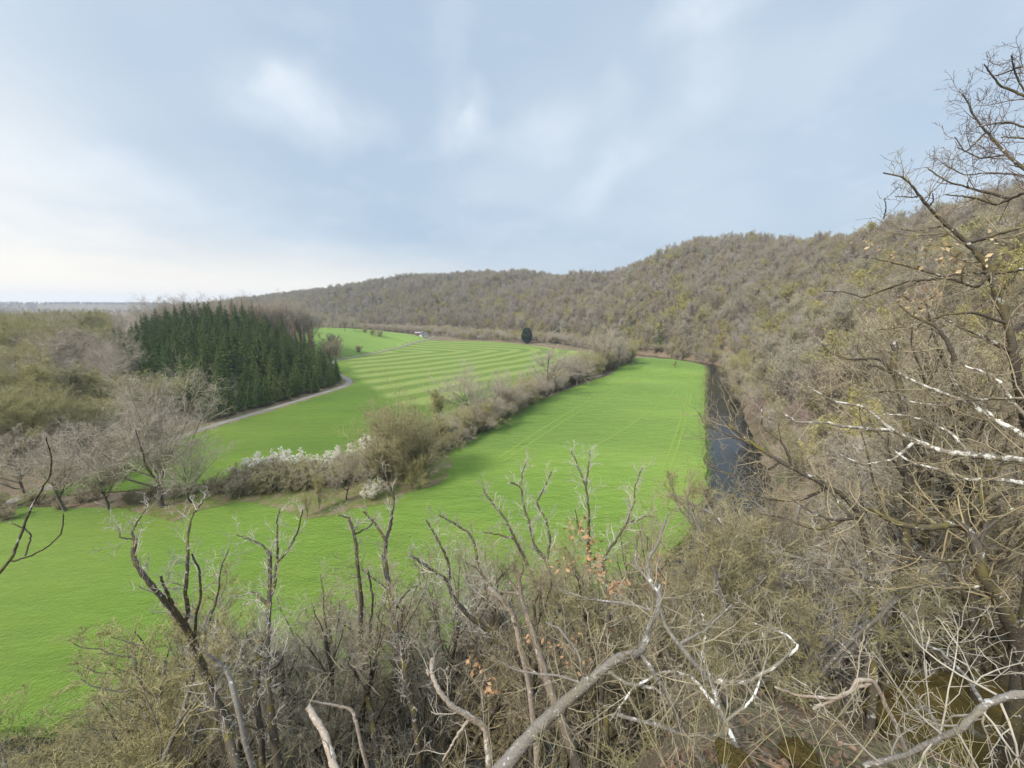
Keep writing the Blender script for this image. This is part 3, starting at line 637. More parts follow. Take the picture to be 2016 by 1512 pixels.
# along the lane, the far field edge and the river
for x, y, t, lb in [(660,700,660,'dark bare bush at the corner where the lane leaves the spruces'),(648,706,672,'bare bush under the last spruce beside the lane'),(706,694,680,'little lone bush in the upper field near the lane'),(718,655,645,'left of three small bushes in the upper field'),(733,660,648,'middle one of three small bushes in the upper field'),(745,663,650,'right of three small bushes in the upper field')]:
    hplant('shrub', 'field_bush', x, y, t, lb, 'bush')
for i in range(64):
    x = 598+i*8.6+rng.normal(0, 2.5); y = np.interp(x, [598,700,835,960,1060,1125,1160], [640,646,660,667,676,684,690])
    if 815 < x < 850: continue
    r0 = ray(x, y); a = math.atan2(r0[0], r0[1]); d = np.interp(x, [598,835,1000,1130], [520,485,420,382])+rng.uniform(6, 26)
    plant('mid' if i % 4 else 'budding', 'riverside_tree' if i % 4 else 'budding_tree', (d*math.sin(a), d*math.cos(a)), rng.uniform(6, 11), 'greyish bare tree in the row along the far edge of the fields' if i % 4 else 'greenish budding tree in the row along the far edge of the fields', 'bare tree' if i % 4 else 'budding tree', 'row of trees behind the fields', sq=1.2)
def aplant(k, name, px, top, d, h, label, cat, **kw):
    r0 = ray(px, 700); a = math.atan2(r0[0], r0[1]); return plant(k, name, (d*math.sin(a), d*math.cos(a)), h, label, cat, **kw)
aplant('evergreen', 'evergreen_tree', 1037, 0, 412, 16, 'dark round evergreen tree at the far edge of the striped field', 'evergreen tree', var=0)
for i in range(8): aplant('evergreen', 'evergreen_hedge_tree', 1083+i*4.6, 0, 450, rng.uniform(7, 9), 'dark clipped evergreen in the short row right of the round evergreen', 'evergreen tree', group='short evergreen row', var=1)
aplant('spruce', 'spruce_tree', 1297, 0, 345, 25, 'single dark conifer among bare trees above the river bend', 'spruce', var=1)
aplant('spruce', 'spruce_tree', 1166, 0, 720, 24, 'single dark conifer on the far ridge', 'spruce', var=0)
rb = resample(offset(smooth_line(F_LINE[4:16], 2), -1.6), 5.0)
for i, q in enumerate(rb):
    if np.hypot(*q) < 95: continue
    if np.hypot(*q) < 190: q = q+np.array([2.6, -1.0])
    kk = 'pink' if 105 < np.hypot(*q) < 150 and i % 3 == 1 else ('midbud' if i % 2 == 0 else 'mid')
    lb = {'pink': 'reddish-twigged bare tree overhanging the river', 'midbud': 'yellowish budding tree on the wooded river bank', 'mid': 'grey bare tree on the wooded river bank'}[kk]
    plant(kk, 'riverside_tree', q+rng.normal(0, 1, 2), rng.uniform(7, 12), lb, 'riverside tree', 'trees along the wooded river bank', sq=1.3)
aplant('midbud', 'riverside_tree', 1332, 0, 272, 5, 'small orange-budded bush on the meadow side of the river bend', 'riverside tree', var=0)
# ------------------------------------------------------------------ bark close up
def bark_mat(name, dark, mid, lichen, moss, lich_lo=.56, moss_amt=.8, sc=1.):
    m, nt, b = new_mat(name, .92, .12)
    p = obj_pos(nt); n1 = noise(nt, p, 2.2*sc, 5, .65); n2 = noise(nt, p, 9*sc, 4, .7); n3 = noise(nt, p, 34*sc, 3, .6)
    c = mix(nt, n3, dark, mid)
    nz = nd(nt, 'ShaderNodeSeparateXYZ'); nt.links.new(nd(nt, 'ShaderNodeNewGeometry').outputs['Normal'], nz.inputs[0])
    mo = mth(nt, 'MULTIPLY', rng_map(nt, n1, .47, .62), rng_map(nt, nz.outputs['Z'], -.3, .5, .25, 1)); c = mix(nt, mth(nt, 'MULTIPLY', mo, moss_amt), c, moss)
    c = mix(nt, rng_map(nt, n2, lich_lo, lich_lo+.05), c, lichen); nt.links.new(c, b.inputs['Base Color'])
    bump(nt, b, mth(nt, 'ADD', n3, n2), .03, .7)
    return m
MOSS = (.15, .125, .022)
m_oak = bark_mat('oak_bark', (.045, .036, .027), (.12, .10, .078), (.44, .43, .38), MOSS, .60, .75)
m_pale = bark_mat('lichen_bark', (.16, .135, .10), (.32, .275, .22), (.66, .64, .57), MOSS, .50, .35)
m_dead = bark_mat('bare_deadwood', (.22, .165, .12), (.48, .41, .33), (.62, .57, .50), (.20, .13, .08), .58, .5)
m_snag = bark_mat('rotting_wood', (.09, .068, .048), (.24, .19, .145), (.42, .37, .31), (.13, .10, .05), .60, .5)
m_limb = bark_mat('grey_limb_bark', (.10, .088, .075), (.30, .27, .235), (.50, .48, .44), MOSS, .60, .25)
m_ntwig = twig_mat('lichen_twigs', [(.46,.385,.27), (.29,.235,.145), (.36,.29,.16), (.54,.49,.41), (.31,.26,.18), (.36,.30,.19), (.44,.385,.305)], var=.3, scale=2.)
m_palet = twig_mat('pale_lichen_twigs', [(.56,.50,.41), (.48,.42,.32), (.60,.55,.47)], var=.3, scale=2.)
m_darktwig = twig_mat('dark_fine_twigs', [(.16,.115,.10), (.20,.15,.125)], var=.2, scale=2.)
m_nolive = twig_mat('olive_twigs', [(.36,.32,.14), (.31,.27,.14), (.39,.33,.145)], var=.25, scale=2.)
m_leaf = twig_mat('dry_oak_leaves', [(.33,.17,.09), (.40,.23,.12), (.30,.145,.075)], var=.15, scale=6)
m_buff = twig_mat('buff_dry_leaves', [(.52,.38,.22), (.46,.31,.18)], var=.15, scale=6)

# ------------------------------------------------------------------ trees whose limbs are followed from the photograph
def smooth3(L, n=2): return smooth_line(L, n)
def limb(pts, w0, w1, D, ph, D2=None):
    pts = np.asarray(pts, float); s = np.concatenate([[0], np.cumsum(np.linalg.norm(np.diff(pts, axis=0), axis=1))]); s /= s[-1]
    k = max(6, int(len(pts)*3)); t = np.linspace(0, 1, k); q = smooth3(np.stack([np.interp(t, s, pts[:, 0]), np.interp(t, s, pts[:, 1])], 1), 1)
    q = q+rng.normal(0, .6, q.shape); n = len(q); t = np.linspace(0, 1, n)
    d = D*(1+.05*np.sin(q[:, 0]/95+ph)+.045*np.sin(q[:, 1]/80+2*ph))
    P = np.array([at(x, y, dd) for (x, y), dd in zip(q, d)]); w = w0+(w1-w0)*t
    fw = P[:, 1]*math.cos(PITCH)-P[:, 2]*math.sin(PITCH)
    return P, w/2/FPX*fw*rng.uniform(.9, 1.1, n)
def fit(P, Rd, n):
    t = np.linspace(0, 1, len(P)); u = np.linspace(0, 1, n); return np.stack([np.interp(u, t, P[:, k]) for k in range(3)], 1), np.interp(u, t, Rd)
def traced(name, label, cat, D, limbs, mat=m_oak, twigs=1., tl=1.1, ground=True, leaves=(), lmat=None, tmat=None, group=None, extra=(), seed=0, gtop=None):
    r = np.random.default_rng(900+seed); ph = seed*1.7; built = []; cr = []
    for i, (pts, w0, w1) in enumerate(limbs):
        P, Rd = limb(pts, w0, w1, D, ph)
        if i == 0 and ground:
            b = P[0].copy(); d0 = unit(P[0]-P[min(4, len(P)-1)]); g = g0(b[0], b[1])[0]; ex = []
            q = b.copy(); dd = d0.copy()
            for _ in range(60):
                dd = unit(dd*.75+np.array([0, 0, -1.])*.25+r.normal(0, .03, 3)); q = q+dd*.5; ex.append(q.copy())
                if q[2] < g0(q[0], q[1])[0]-.3: break
            ex = np.array(ex[::-1]); P = np.vstack([ex, P]); Rd = np.concatenate([Rd[0]*np.linspace(1.35, 1.02, len(ex)), Rd])
        built.append((P, Rd, i))
    B = built[0][0][0]; root = empty(name, tuple(B)); tag(root, label, cat, group)
    for P, Rd, i in built:
        k = 10 if w0 > 8 else 7
        o = link('trunk' if i == 0 else 'limb', mesh_from('trunk' if i == 0 else 'limb', [tubes((P-B)[None], Rd[None], 9 if Rd[0] > .03 else 6)]), mat, root)
        L = np.linalg.norm(np.diff(P, axis=0), axis=1).sum()
        if twigs > 0:
            Pf, Rf = fit(P, Rd, 24); m = int(L/.30*twigs)+2
            rr_ = np.maximum(Rf, .007)
            P1, R1 = spawn(r, Pf[None]-B, rr_[None], m, 6, .9, 1, .15, .10, .30 if i == 0 else .08, .45, .10, .35, rmin=max(.0042, .00042*D), plen=np.array([tl]), taper=.3)
            R1 = np.minimum(R1, max(.0085, .0007*D)); cr.append(tubes(P1, R1, 4))
            P2, R2 = spawn(r, P1, R1, 5, 4, .8, .55, .22, .05, .15, .62, .08, .45, rmin=max(.003, .00033*D)); cr.append(tubes(P2, R2, 3))
            P3, R3 = spawn(r, P2, R2, 4, 3, .8, .55, .22, .03, .2, .75, .05, .6, rmin=max(.0026, .00028*D)); cr.append(tubes(P3, R3, 2))
    if cr: link('twigs', mesh_from('twigs', cr), tmat or (m_palet if D > 12 else m_ntwig), root)
    if len(leaves):
        C = []
        for (x, y, rad, n) in leaves:
            for _ in range(n):
                p = at(x+r.normal(0, rad), y+r.normal(0, rad*1.2), D*(1+r.normal(0, .03))); C.append(p-B)
        link('dry_leaves', mesh_from('dry_leaves', [flecks(r, np.array(C), .034)], False), lmat or m_leaf, root)
    return root
OG = 'oaks on the steep slope below the viewpoint'
traced('oak_tree', 'dark forked oak at the left with one long leaning limb and a jagged broken tip', 'oak tree', 16, [
    ([(465,1508),(441,1421),(413,1352),(392,1293),(378,1258),(361,1227)], 17, 12), ([(361,1227),(333,1192),(299,1154),(278,1126),(262,1095),(266,1062)], 11, 8), ([(266,1062),(259,1049),(267,1032),(288,1001)], 5, 2), ([(266,1062),(236,1058),(231,1029)], 3, 2),
    ([(361,1227),(373,1213),(365,1168),(370,1109),(370,1056),(377,1015),(399,990)], 8, 3), ([(384,1254),(385,1213),(396,1175),(392,1119),(378,1091)], 6, 3), ([(412,1225),(430,1170),(433,1125),(450,1080)], 4, 2),
    ([(340,1190),(326,1160),(316,1135)], 6, 4), ([(420,1365),(470,1425),(520,1440)], 4, 2)], twigs=.9, tl=.85, seed=1)
traced('oak_tree', 'upright dark oak with a mossy second stem and a hooked elbow branch', 'oak tree', 17, [
    ([(549,1508),(538,1438),(528,1352),(524,1300),(528,1230),(530,1181),(531,1126),(533,1084)], 17, 6), ([(530,1181),(540,1154),(545,1109),(547,1074),(545,1022),(552,1001)], 7, 2), ([(545,1109),(569,1081),(587,1046),(595,1004)], 5, 2), ([(532,1091),(514,1070),(465,1053)], 4, 2),
    ([(517,1508),(514,1438),(503,1369),(510,1317),(509,1282),(517,1254),(526,1240)], 12, 9), ([(527,1318),(545,1310),(556,1290),(545,1283),(528,1300)], 8, 5), ([(521,1297),(483,1303),(451,1279),(431,1262)], 5, 3), ([(483,1303),(455,1317),(424,1338)], 4, 2), ([(527,1190),(510,1175),(495,1165)], 7, 4)], twigs=.9, tl=.85, seed=2)
traced('oak_tree', 'thin dark oak with a bent pale-tipped top between two thicker stems', 'oak tree', 20, [([(732,1416),(714,1321),(710,1251),(712,1185),(703,1102),(699,1052),(687,1019)], 11, 5), ([(699,1052),(728,1036),(740,1020)], 4, 2), ([(687,1019),(666,1015)], 3, 2), ([(712,1321),(728,1250),(735,1180),(725,1120)], 6, 3)], twigs=.9, tl=.85, seed=3)
traced('oak_tree', 'tall dark oak with a Y fork and a long twiggy leader reaching over the verge', 'oak tree', 19, [([(823,1466),(815,1404),(803,1354),(790,1284),(778,1230),(765,1156),(757,1102),(759,1065)], 13, 9), ([(759,1065),(770,1032),(776,982),(765,949),(753,920)], 7, 2), ([(759,1065),(741,1032),(716,1007)], 6, 3), ([(776,1200),(800,1165),(826,1150)], 5, 2)], twigs=.9, tl=.85, seed=4)
traced('oak_tree', 'dark oak leaning far to the left with a long low sweeping limb', 'oak tree', 15, [([(1010,1300),(997,1284),(960,1238),(922,1214),(889,1172),(881,1143),(848,1119),(807,1094)], 13, 4), ([(885,1139),(883,1106),(865,1069),(844,1032),(838,1023)], 6, 3), ([(940,1225),(960,1190),(955,1150)], 5, 2)], twigs=.9, tl=.85, seed=5)
traced('oak_tree', 'slender oak with a wavering stem and a side limb crossing the meadow edge', 'oak tree', 17, [([(1030,1260),(1009,1201),(964,1152),(941,1119),(937,1081),(927,1052),(898,1032),(865,1015)], 9, 3), ([(968,1152),(940,1120),(914,1106)], 5, 3)], twigs=.9, tl=.85, seed=6)
traced('oak_tree', 'mossy oak leaning left whose curved top ends among pale twigs', 'oak tree', 18, [([(1100,1300),(1085,1230),(1067,1176),(1047,1135),(1030,1094),(1013,1061),(997,1023),(972,994),(956,974),(951,961)], 11, 3), ([(1013,1061),(985,1053),(951,1048)], 5, 2)], twigs=.9, tl=.85, seed=7)
traced('oak_tree', 'twin-topped oak with two close parallel leaders, the left one taller', 'oak tree', 18, [([(1130,1290),(1110,1200),(1092,1152),(1075,1102),(1051,1073),(1042,1028),(1030,994),(1026,957),(1005,949)], 10, 3), ([(1075,1102),(1084,1065),(1075,1023),(1055,990),(1067,970),(1086,928)], 6, 2), ([(1026,957),(1028,930),(1040,905)], 3, 1.5)], twigs=.9, tl=.85, seed=8)
traced('oak_tree', 'straight grey oak topped by two thin upright shoots above the meadow', 'oak tree', 16, [([(1185,1300),(1172,1230),(1166,1176),(1158,1094),(1160,1011),(1154,961),(1142,928),(1125,887)], 11, 2), ([(1154,955),(1158,925),(1162,887)], 4, 1.5), ([(1160,1070),(1140,1040),(1132,1005)], 4, 2)], twigs=1., tl=.85, seed=9)
traced('oak_tree', 'oak with a single curving limb swept out to the right over the meadow', 'oak tree', 15, [([(1190,1290),(1200,1200),(1187,1098),(1212,1065),(1233,1032),(1249,990),(1249,957),(1266,920)], 9, 2), ([(1233,1032),(1275,1015),(1290,1018)], 4, 2)], twigs=1., tl=.85, seed=10)
traced('dead_tree', 'brown barkless snag with splintered prongs at its broken top', 'dead tree', 9, [([(1100,1400),(1092,1383),(1067,1309),(1051,1251),(1030,1193),(1024,1172),(1022,1135),(1007,1110)], 20, 6), ([(1024,1172),(1001,1143),(995,1118)], 9, 4), ([(1026,1170),(1000,1166),(980,1164)], 7, 3), ([(1022,1140),(1028,1125),(1030,1112)], 7, 4), ([(1075,1340),(1050,1320),(1030,1312)], 6, 3)], mat=m_snag, twigs=.15, tl=.6, seed=11)
traced('dead_tree', 'pale broken stem standing just left of the brown snag', 'dead tree', 10.5, [([(1025,1280),(1018,1238),(1009,1210),(989,1181),(960,1156)], 10, 8)], mat=m_dead, twigs=.2, tl=.6, seed=12)
traced('dead_tree', 'bleached snaking dead limb with a clawed tip, low in the middle', 'dead tree', 7.5, [([(967,1540),(964,1512),(956,1433),(927,1412),(889,1391),(865,1362),(848,1325),(850,1296)], 15, 7), ([(848,1325),(840,1318),(843,1330)], 5, 3), ([(927,1412),(905,1440),(885,1475),(870,1500)], 7, 3)], mat=m_dead, twigs=.2, tl=.6, seed=13)
traced('dead_tree', 'blunt weathered stump-like snag leaning left at the bottom edge', 'dead tree', 8, [([(668,1540),(655,1500),(637,1441),(606,1391)], 17, 11)], mat=m_dead, twigs=.1, tl=.5, seed=14)
traced('dead_tree', 'short pale rod of dead wood lying level above the blunt snag', 'dead tree', 9, [([(700,1420),(695,1400),(683,1393),(645,1386),(608,1379)], 6, 3)], mat=m_dead, twigs=0, seed=15)
traced('dead_tree', 'short broken grey branch stub above the left elbow branch', 'dead tree', 14, [([(455,1345),(445,1318),(430,1303),(411,1289)], 8, 6)], mat=m_limb, twigs=.1, tl=.5, seed=16)
LV = [(1145,1040,10,26),(1160,1078,14,40),(1178,1110,14,36),(1120,1110,12,24),(1212,1155,12,36),(1180,1135,8,14),(1290,1120,14,12),(1120,1270,14,20),(960,1350,10,22),(934,1308,9,18),(1205,1160,10,18),(1085,1275,8,10),(1150,1300,25,30),(1035,1265,10,10)]
traced('oak_tree', 'thick grey limb rising diagonally from the bottom edge with rusty dry leaves', 'oak tree', 6.2, [
    ([(960,1550),(989,1512),(1055,1437),(1113,1383),(1179,1325),(1212,1296),(1262,1284),(1282,1230),(1295,1201)], 30, 13), ([(1295,1201),(1300,1170),(1281,1150),(1273,1106),(1295,1071),(1315,1011)], 12, 3), ([(1281,1150),(1252,1110),(1252,1079)], 7, 3), ([(1291,1206),(1250,1192),(1216,1186),(1160,1180),(1100,1160)], 6, 2),
    ([(1299,1150),(1295,1190),(1307,1229),(1335,1269),(1387,1329),(1426,1376),(1454,1444),(1474,1507)], 6, 15), ([(1260,1285),(1315,1368),(1339,1428),(1387,1507)], 9, 12), ([(1216,1408),(1295,1428),(1347,1448),(1414,1452),(1442,1424)], 7, 11), ([(1113,1383),(1150,1340),(1140,1290),(1105,1240),(1075,1225)], 9, 3), ([(1335,1269),(1390,1240),(1440,1190)], 7, 2), ([(1190,1315),(1230,1345),(1290,1355),(1340,1390)], 9, 3), ([(1160,1350),(1100,1330),(1020,1322),(980,1300)], 6, 2)], mat=m_limb, twigs=1.3, tl=.8, leaves=LV, seed=17)
traced('oak_tree', 'lichen-whitened sapling with crossing stems at the lower middle', 'oak tree', 5.5, [([(1480,1540),(1440,1450),(1418,1400),(1400,1340),(1380,1290),(1392,1245),(1380,1200)], 12, 4), ([(1400,1340),(1470,1345),(1525,1313),(1573,1273),(1550,1250),(1480,1225)], 9, 3), ([(1418,1400),(1360,1330),(1310,1320),(1250,1350),(1200,1420)], 8, 3), ([(1430,1420),(1480,1380),(1510,1300),(1500,1240)], 6, 2)], mat=m_pale, twigs=1.2, tl=.7, seed=18)
traced('dead_tree', 'long pale curving dead branch with an upturned end at lower right', 'dead tree', 6, [([(1760,1420),(1720,1340),(1688,1337),(1676,1360),(1641,1376),(1565,1368),(1525,1352)], 9, 4), ([(1676,1360),(1640,1378),(1601,1396)], 7, 4), ([(1680,1352),(1700,1350),(1712,1345)], 8, 6)], mat=m_dead, twigs=.2, tl=.5, seed=19)
traced('oak_tree', 'low grey branch arching up from the bottom edge over the mossy rock', 'oak tree', 4.6, [([(2060,1370),(2016,1366),(1990,1368),(1938,1388),(1891,1436),(1843,1456),(1783,1487),(1700,1507)], 14, 8), ([(1938,1388),(1900,1330),(1850,1280),(1800,1265)], 8, 4), ([(1855,1450),(1830,1400),(1805,1390)], 9, 5)], mat=m_limb, twigs=.8, tl=.7, seed=20)
BUF = [(1690,480,5,4),(1708,478,7,8),(1805,490,14,20),(1840,500,18,26),(1880,520,18,26),(1760,500,14,14),(1930,530,16,16),(1790,600,12,18),(1830,585,12,18),(1770,590,8,10),(1950,470,14,10),(1860,475,10,8)]
traced('oak_tree', 'large oak at the right edge whose diagonal leader climbs into the sky', 'oak tree', 8.5, [
    ([(2040,1000),(2026,860),(2005,760),(1997,708),(1986,639),(1965,587),(1951,540),(1937,517)], 19, 10), ([(1937,517),(1904,478),(1865,445),(1830,410),(1806,380),(1791,359),(1773,347),(1739,340)], 9, 2.5), ([(1904,478),(1952,466),(2016,445)], 7, 5), ([(1862,445),(1803,454),(1773,451)], 4, 2), ([(1806,388),(1780,388),(1762,387)], 3, 1.5), ([(1830,405),(1838,395),(1836,380)], 3, 1.5), ([(1740,430),(1745,405),(1741,390)], 2.5, 1.5),
    ([(1965,520),(1924,566),(1858,545),(1778,521),(1700,505)], 8, 2), ([(2016,528),(1972,538),(1906,535),(1851,549),(1795,552),(1750,566),(1701,587),(1670,576),(1622,573)], 8, 2), ([(1990,640),(1920,615),(1860,620),(1800,640),(1730,650)], 7, 2), ([(1986,690),(1930,660),(1880,640),(1855,625)], 8, 3), ([(1880,710),(1868,675),(1840,640),(1800,625),(1770,600)], 9, 3)], twigs=.9, tl=.75, leaves=BUF, lmat=m_buff, seed=21)
traced('oak_tree', 'bare crown reaching in from the top right corner against the sky', 'oak tree', 9.5, [
    ([(2120,700),(2100,560),(2080,440),(2060,370),(2016,332),(1981,305),(1946,264),(1916,228),(1907,204),(1895,185)], 13, 2), ([(2090,345),(2016,380),(1987,392),(1961,404),(1919,389),(1862,383)], 9, 2), ([(1987,390),(1922,374),(1862,356),(1827,332)], 6, 2), ([(2060,210),(2016,189),(1967,168),(1937,127)], 6, 2), ([(2016,250),(1985,240),(1950,245),(1925,250)], 4, 2), ([(1940,262),(1900,300),(1880,270)], 4, 1.5), ([(1981,305),(1930,312),(1885,290)], 4, 1.5), ([(2070,280),(2020,272),(1970,270)], 5, 2), ([(2080,160),(2016,130),(1985,140),(1960,150)], 5, 2), ([(2016,345),(1950,340),(1900,345),(1860,325)], 4, 1.5), ([(2080,240),(2030,200),(2000,150),(1990,110)], 5, 2)], twigs=1.15, tl=.6, seed=22, tmat=m_darktwig)
traced('oak_tree', 'oak with long pale lichen-covered limbs stretching left over the river', 'oak tree', 8, [
    ([(2110,1150),(2100,1050),(2080,960),(2060,925),(2016,906),(1913,896),(1858,889),(1802,868),(1757,847),(1698,844),(1663,840),(1618,830),(1573,833),(1538,812)], 20, 3), ([(2060,880),(2016,857),(1958,826),(1906,792),(1858,774),(1802,753),(1760,729)], 11, 4), ([(1958,826),(1930,790),(1890,770),(1870,730)], 6, 2), ([(2060,780),(2016,785),(1958,785),(1906,788),(1850,800),(1790,790)], 7, 3), ([(2070,960),(2016,951),(1969,944),(1906,944),(1858,927),(1816,917),(1792,910),(1750,880)], 10, 3), ([(1757,847),(1700,800),(1640,790),(1590,760)], 6, 2), ([(1802,868),(1760,905),(1700,915),(1640,890)], 6, 2), ([(1913,896),(1870,850),(1800,820),(1740,815)], 6, 2), ([(2050,840),(2000,800),(1960,740),(1900,720)], 8, 3)], mat=m_pale, twigs=1.1, tl=.85, seed=23)
traced('oak_tree', 'mossy upright stub with two arched side branches, in the tangle at right', 'oak tree', 11, [([(1790,900),(1785,840),(1774,771),(1757,722),(1762,687),(1759,674)], 14, 10), ([(1755,728),(1729,705),(1674,708),(1639,698),(1615,674),(1622,660)], 7, 2), ([(1755,735),(1730,722),(1708,718),(1706,728)], 6, 3), ([(1774,771),(1745,768),(1729,772)], 7, 4), ([(1757,700),(1740,690),(1725,695)], 5, 3)], twigs=.8, tl=.8, seed=24)
traced('oak_tree', 'dark trunk with a white bracket fungus and a wavy black limb, lower right', 'oak tree', 7, [
    ([(2030,1330),(2001,1253),(1970,1190),(1934,1134),(1926,1083),(1906,1043)], 28, 15), ([(1906,1043),(1883,1031),(1827,1039),(1779,1035),(1744,1019),(1712,999),(1684,1019),(1664,1007),(1629,956),(1609,936)], 14, 5), ([(1684,1019),(1640,1025),(1600,1010),(1560,985)], 6, 3), ([(1926,1083),(1945,1020),(1930,985),(1934,940)], 8, 3), ([(1930,1100),(1860,1105),(1800,1090),(1750,1060)], 7, 2), ([(1950,1150),(1890,1160),(1830,1150),(1760,1165)], 6, 2), ([(1920,1060),(1980,1010),(2016,990)], 7, 4)], twigs=1.0, tl=.8, seed=25)
traced('oak_tree', 'outlying dark branch curling up over the river at the left of the right-hand tangle', 'oak tree', 11, [([(1720,1200),(1712,1090),(1690,1010),(1660,975),(1629,958),(1538,910),(1483,875),(1436,837)], 12, 6), ([(1436,837),(1455,816),(1470,795)], 4, 2), ([(1483,875),(1420,851),(1385,833),(1375,809)], 5, 2), ([(1538,910),(1500,930),(1440,935),(1400,920)], 5, 2), ([(1629,958),(1580,985),(1520,985),(1450,960)], 6, 2), ([(1560,915),(1540,870),(1500,840),(1500,800)], 5, 2), ([(1690,1010),(1610,1045),(1540,1020),(1470,1005)], 7, 2)], twigs=1.3, tl=1.0, seed=26)
traced('oak_tree', 'slim grey stem with a mossy forked arm, standing above the leaf litter', 'oak tree', 12, [([(1495,1215),(1502,1130),(1506,1080),(1518,1020),(1528,950)], 13, 6), ([(1506,1085),(1560,1095),(1610,1108),(1640,1125)], 8, 4), ([(1505,1060),(1470,1065),(1440,1060)], 4, 2), ([(1436,1045),(1410,1015),(1370,995),(1315,970)], 8, 3), ([(1518,1020),(1490,990),(1470,985)], 6, 3)], twigs=1.0, tl=1.0, seed=27, mat=m_limb)
traced('oak_tree', 'thin forked branch entering from the left edge with a grey bud gall', 'oak tree', 3.2, [([(-90,1330),(-60,1200),(-25,1150),(0,1126),(24,1098),(35,1069),(52,1021),(69,985),(101,933),(102,902),(90,860)], 8, 2), ([(24,1105),(52,1098),(90,1080),(122,1050),(125,1012)], 4, 2), ([(49,1094),(62,1055),(52,1042),(18,1028)], 3, 2)], twigs=0, seed=28)

# bracket fungus and gall: small growths belong to their trees
# ------------------------------------------------------------------ the thicket on the slope
kind('oak', [broadleaf('thicket', 500+i, 11, .46, (14, 7, 7, 5), .0040, trunk_r=.0095, clear=.25, ang=.8, up=.14) for i in range(6)], m_oak, m_ntwig)
kind('thin', [broadleaf('thin', 520+i, 8, .42, (12, 7, 6, 4), .0036, multi=3, trunk_r=.013, clear=.12, ang=.7, up=.16) for i in range(3)], m_limb, m_ntwig)
kind('olive', [broadleaf('olive', 540+i, 7, .44, (12, 8, 7, 5), .0042, .0065, 3, multi=5, trunk_r=.013, clear=.12, ang=.7, up=.16) for i in range(2)], m_limb, m_nolive)
HM2 = {'oak': 11, 'thin': 8, 'olive': 7}
def plant2(k, name, xy, h, label, cat, group, sq=1.):
    t, c = KIND[k][int(rng.integers(len(KIND[k])))]; s = h/HM2[k]
    o = empty(name, (xy[0], xy[1], g0(xy[0], xy[1])[0]), rng.uniform(0, 6.28), (s*sq, s*sq, s)); o.rotation_euler.x, o.rotation_euler.y = rng.normal(0, .07, 2)
    tag(o, label, cat, group); link('trunk', t, None, o); link('crown', c, None, o)
def top_height(x, y, line_px, line_py, extra):
    g = g0(x, y)[0]; hz = np.hypot(x, y); px_, _ = project(np.array([[x, y, g+6]])); py = np.interp(px_[0], line_px, line_py)+extra
    r0 = ray(px_[0], py); return r0[2]/np.hypot(r0[0], r0[1])*hz-g, px_[0]
LX = [-200,0,120,300,420,700,1000,1200,1320,1400,1480,1560,1650,1750,1900,2016,2300]; LY = [1205,1195,1195,1205,1160,1095,1060,1055,1040,1010,885,760,700,620,540,500,450]
T_ = scatter(-62, 95, 5, 92, 3.5, .5); rT = np.hypot(T_[:, 0], T_[:, 1]); aT = np.degrees(np.arctan2(T_[:, 0], T_[:, 1])); dT, _, sT = pl_dist(T_, F_LINE)
T2 = scatter(-22, 22, 6, 34, 2.5, .5); T_ = np.vstack([T_, T2]); rT = np.hypot(T_[:, 0], T_[:, 1]); aT = np.degrees(np.arctan2(T_[:, 0], T_[:, 1])); dT, _, sT = pl_dist(T_, F_LINE)
T_ = T_[(rT > 8.5) & (rT < 92) & (np.abs(aT) < 64) & (sT < 0) & (dT > .5)]
cnt = 0
for q in T_[np.argsort(np.hypot(*T_.T))]:
    h, x = top_height(q[0], q[1], LX, LY, rng.exponential(50)); rq = np.hypot(*q)
    hw = .42*min(h, 13)/rq*FPX
    if x-hw < 1462 and x+hw > 1362: h = min(h, top_height(q[0], q[1], [0, 1], [1000, 1000], 0)[0])
    if h < 2.2 or x < -120 or x > 2150 or (rq > 45 and rng.random() < .5): continue
    if (x < 1000 and rq < 14) or (x < 1350 and rq < 10.5) or (x < 560 and rng.random() < .2) or (1320 < x < 1500 and rq > 24 and rng.random() < .7): continue
    h = min(h, rng.uniform(12, 19) if 330 < x < 1150 else rng.uniform(9, 14))*.95; cnt += 1
    if x < 330: plant2('olive', 'thicket_shrub', q, min(h*.9, 8), 'olive twiggy shrub in the thicket at the foot of the slope on the left', 'shrub', 'olive shrubs below the viewpoint', 1.2)
    elif h < 6.5: plant2('thin' if rng.random() < .75 else 'olive', 'thicket_shrub', q, h, 'many-stemmed grey twiggy shrub in the thicket below the viewpoint', 'shrub', 'shrubs below the viewpoint', 1.15)
    else: plant2('oak', 'thicket_tree', q, h, 'thin grey bare tree in the thicket on the slope below the viewpoint', 'bare tree', 'thicket trees below the viewpoint', rng.uniform(1, 1.25))
print('thicket', cnt)

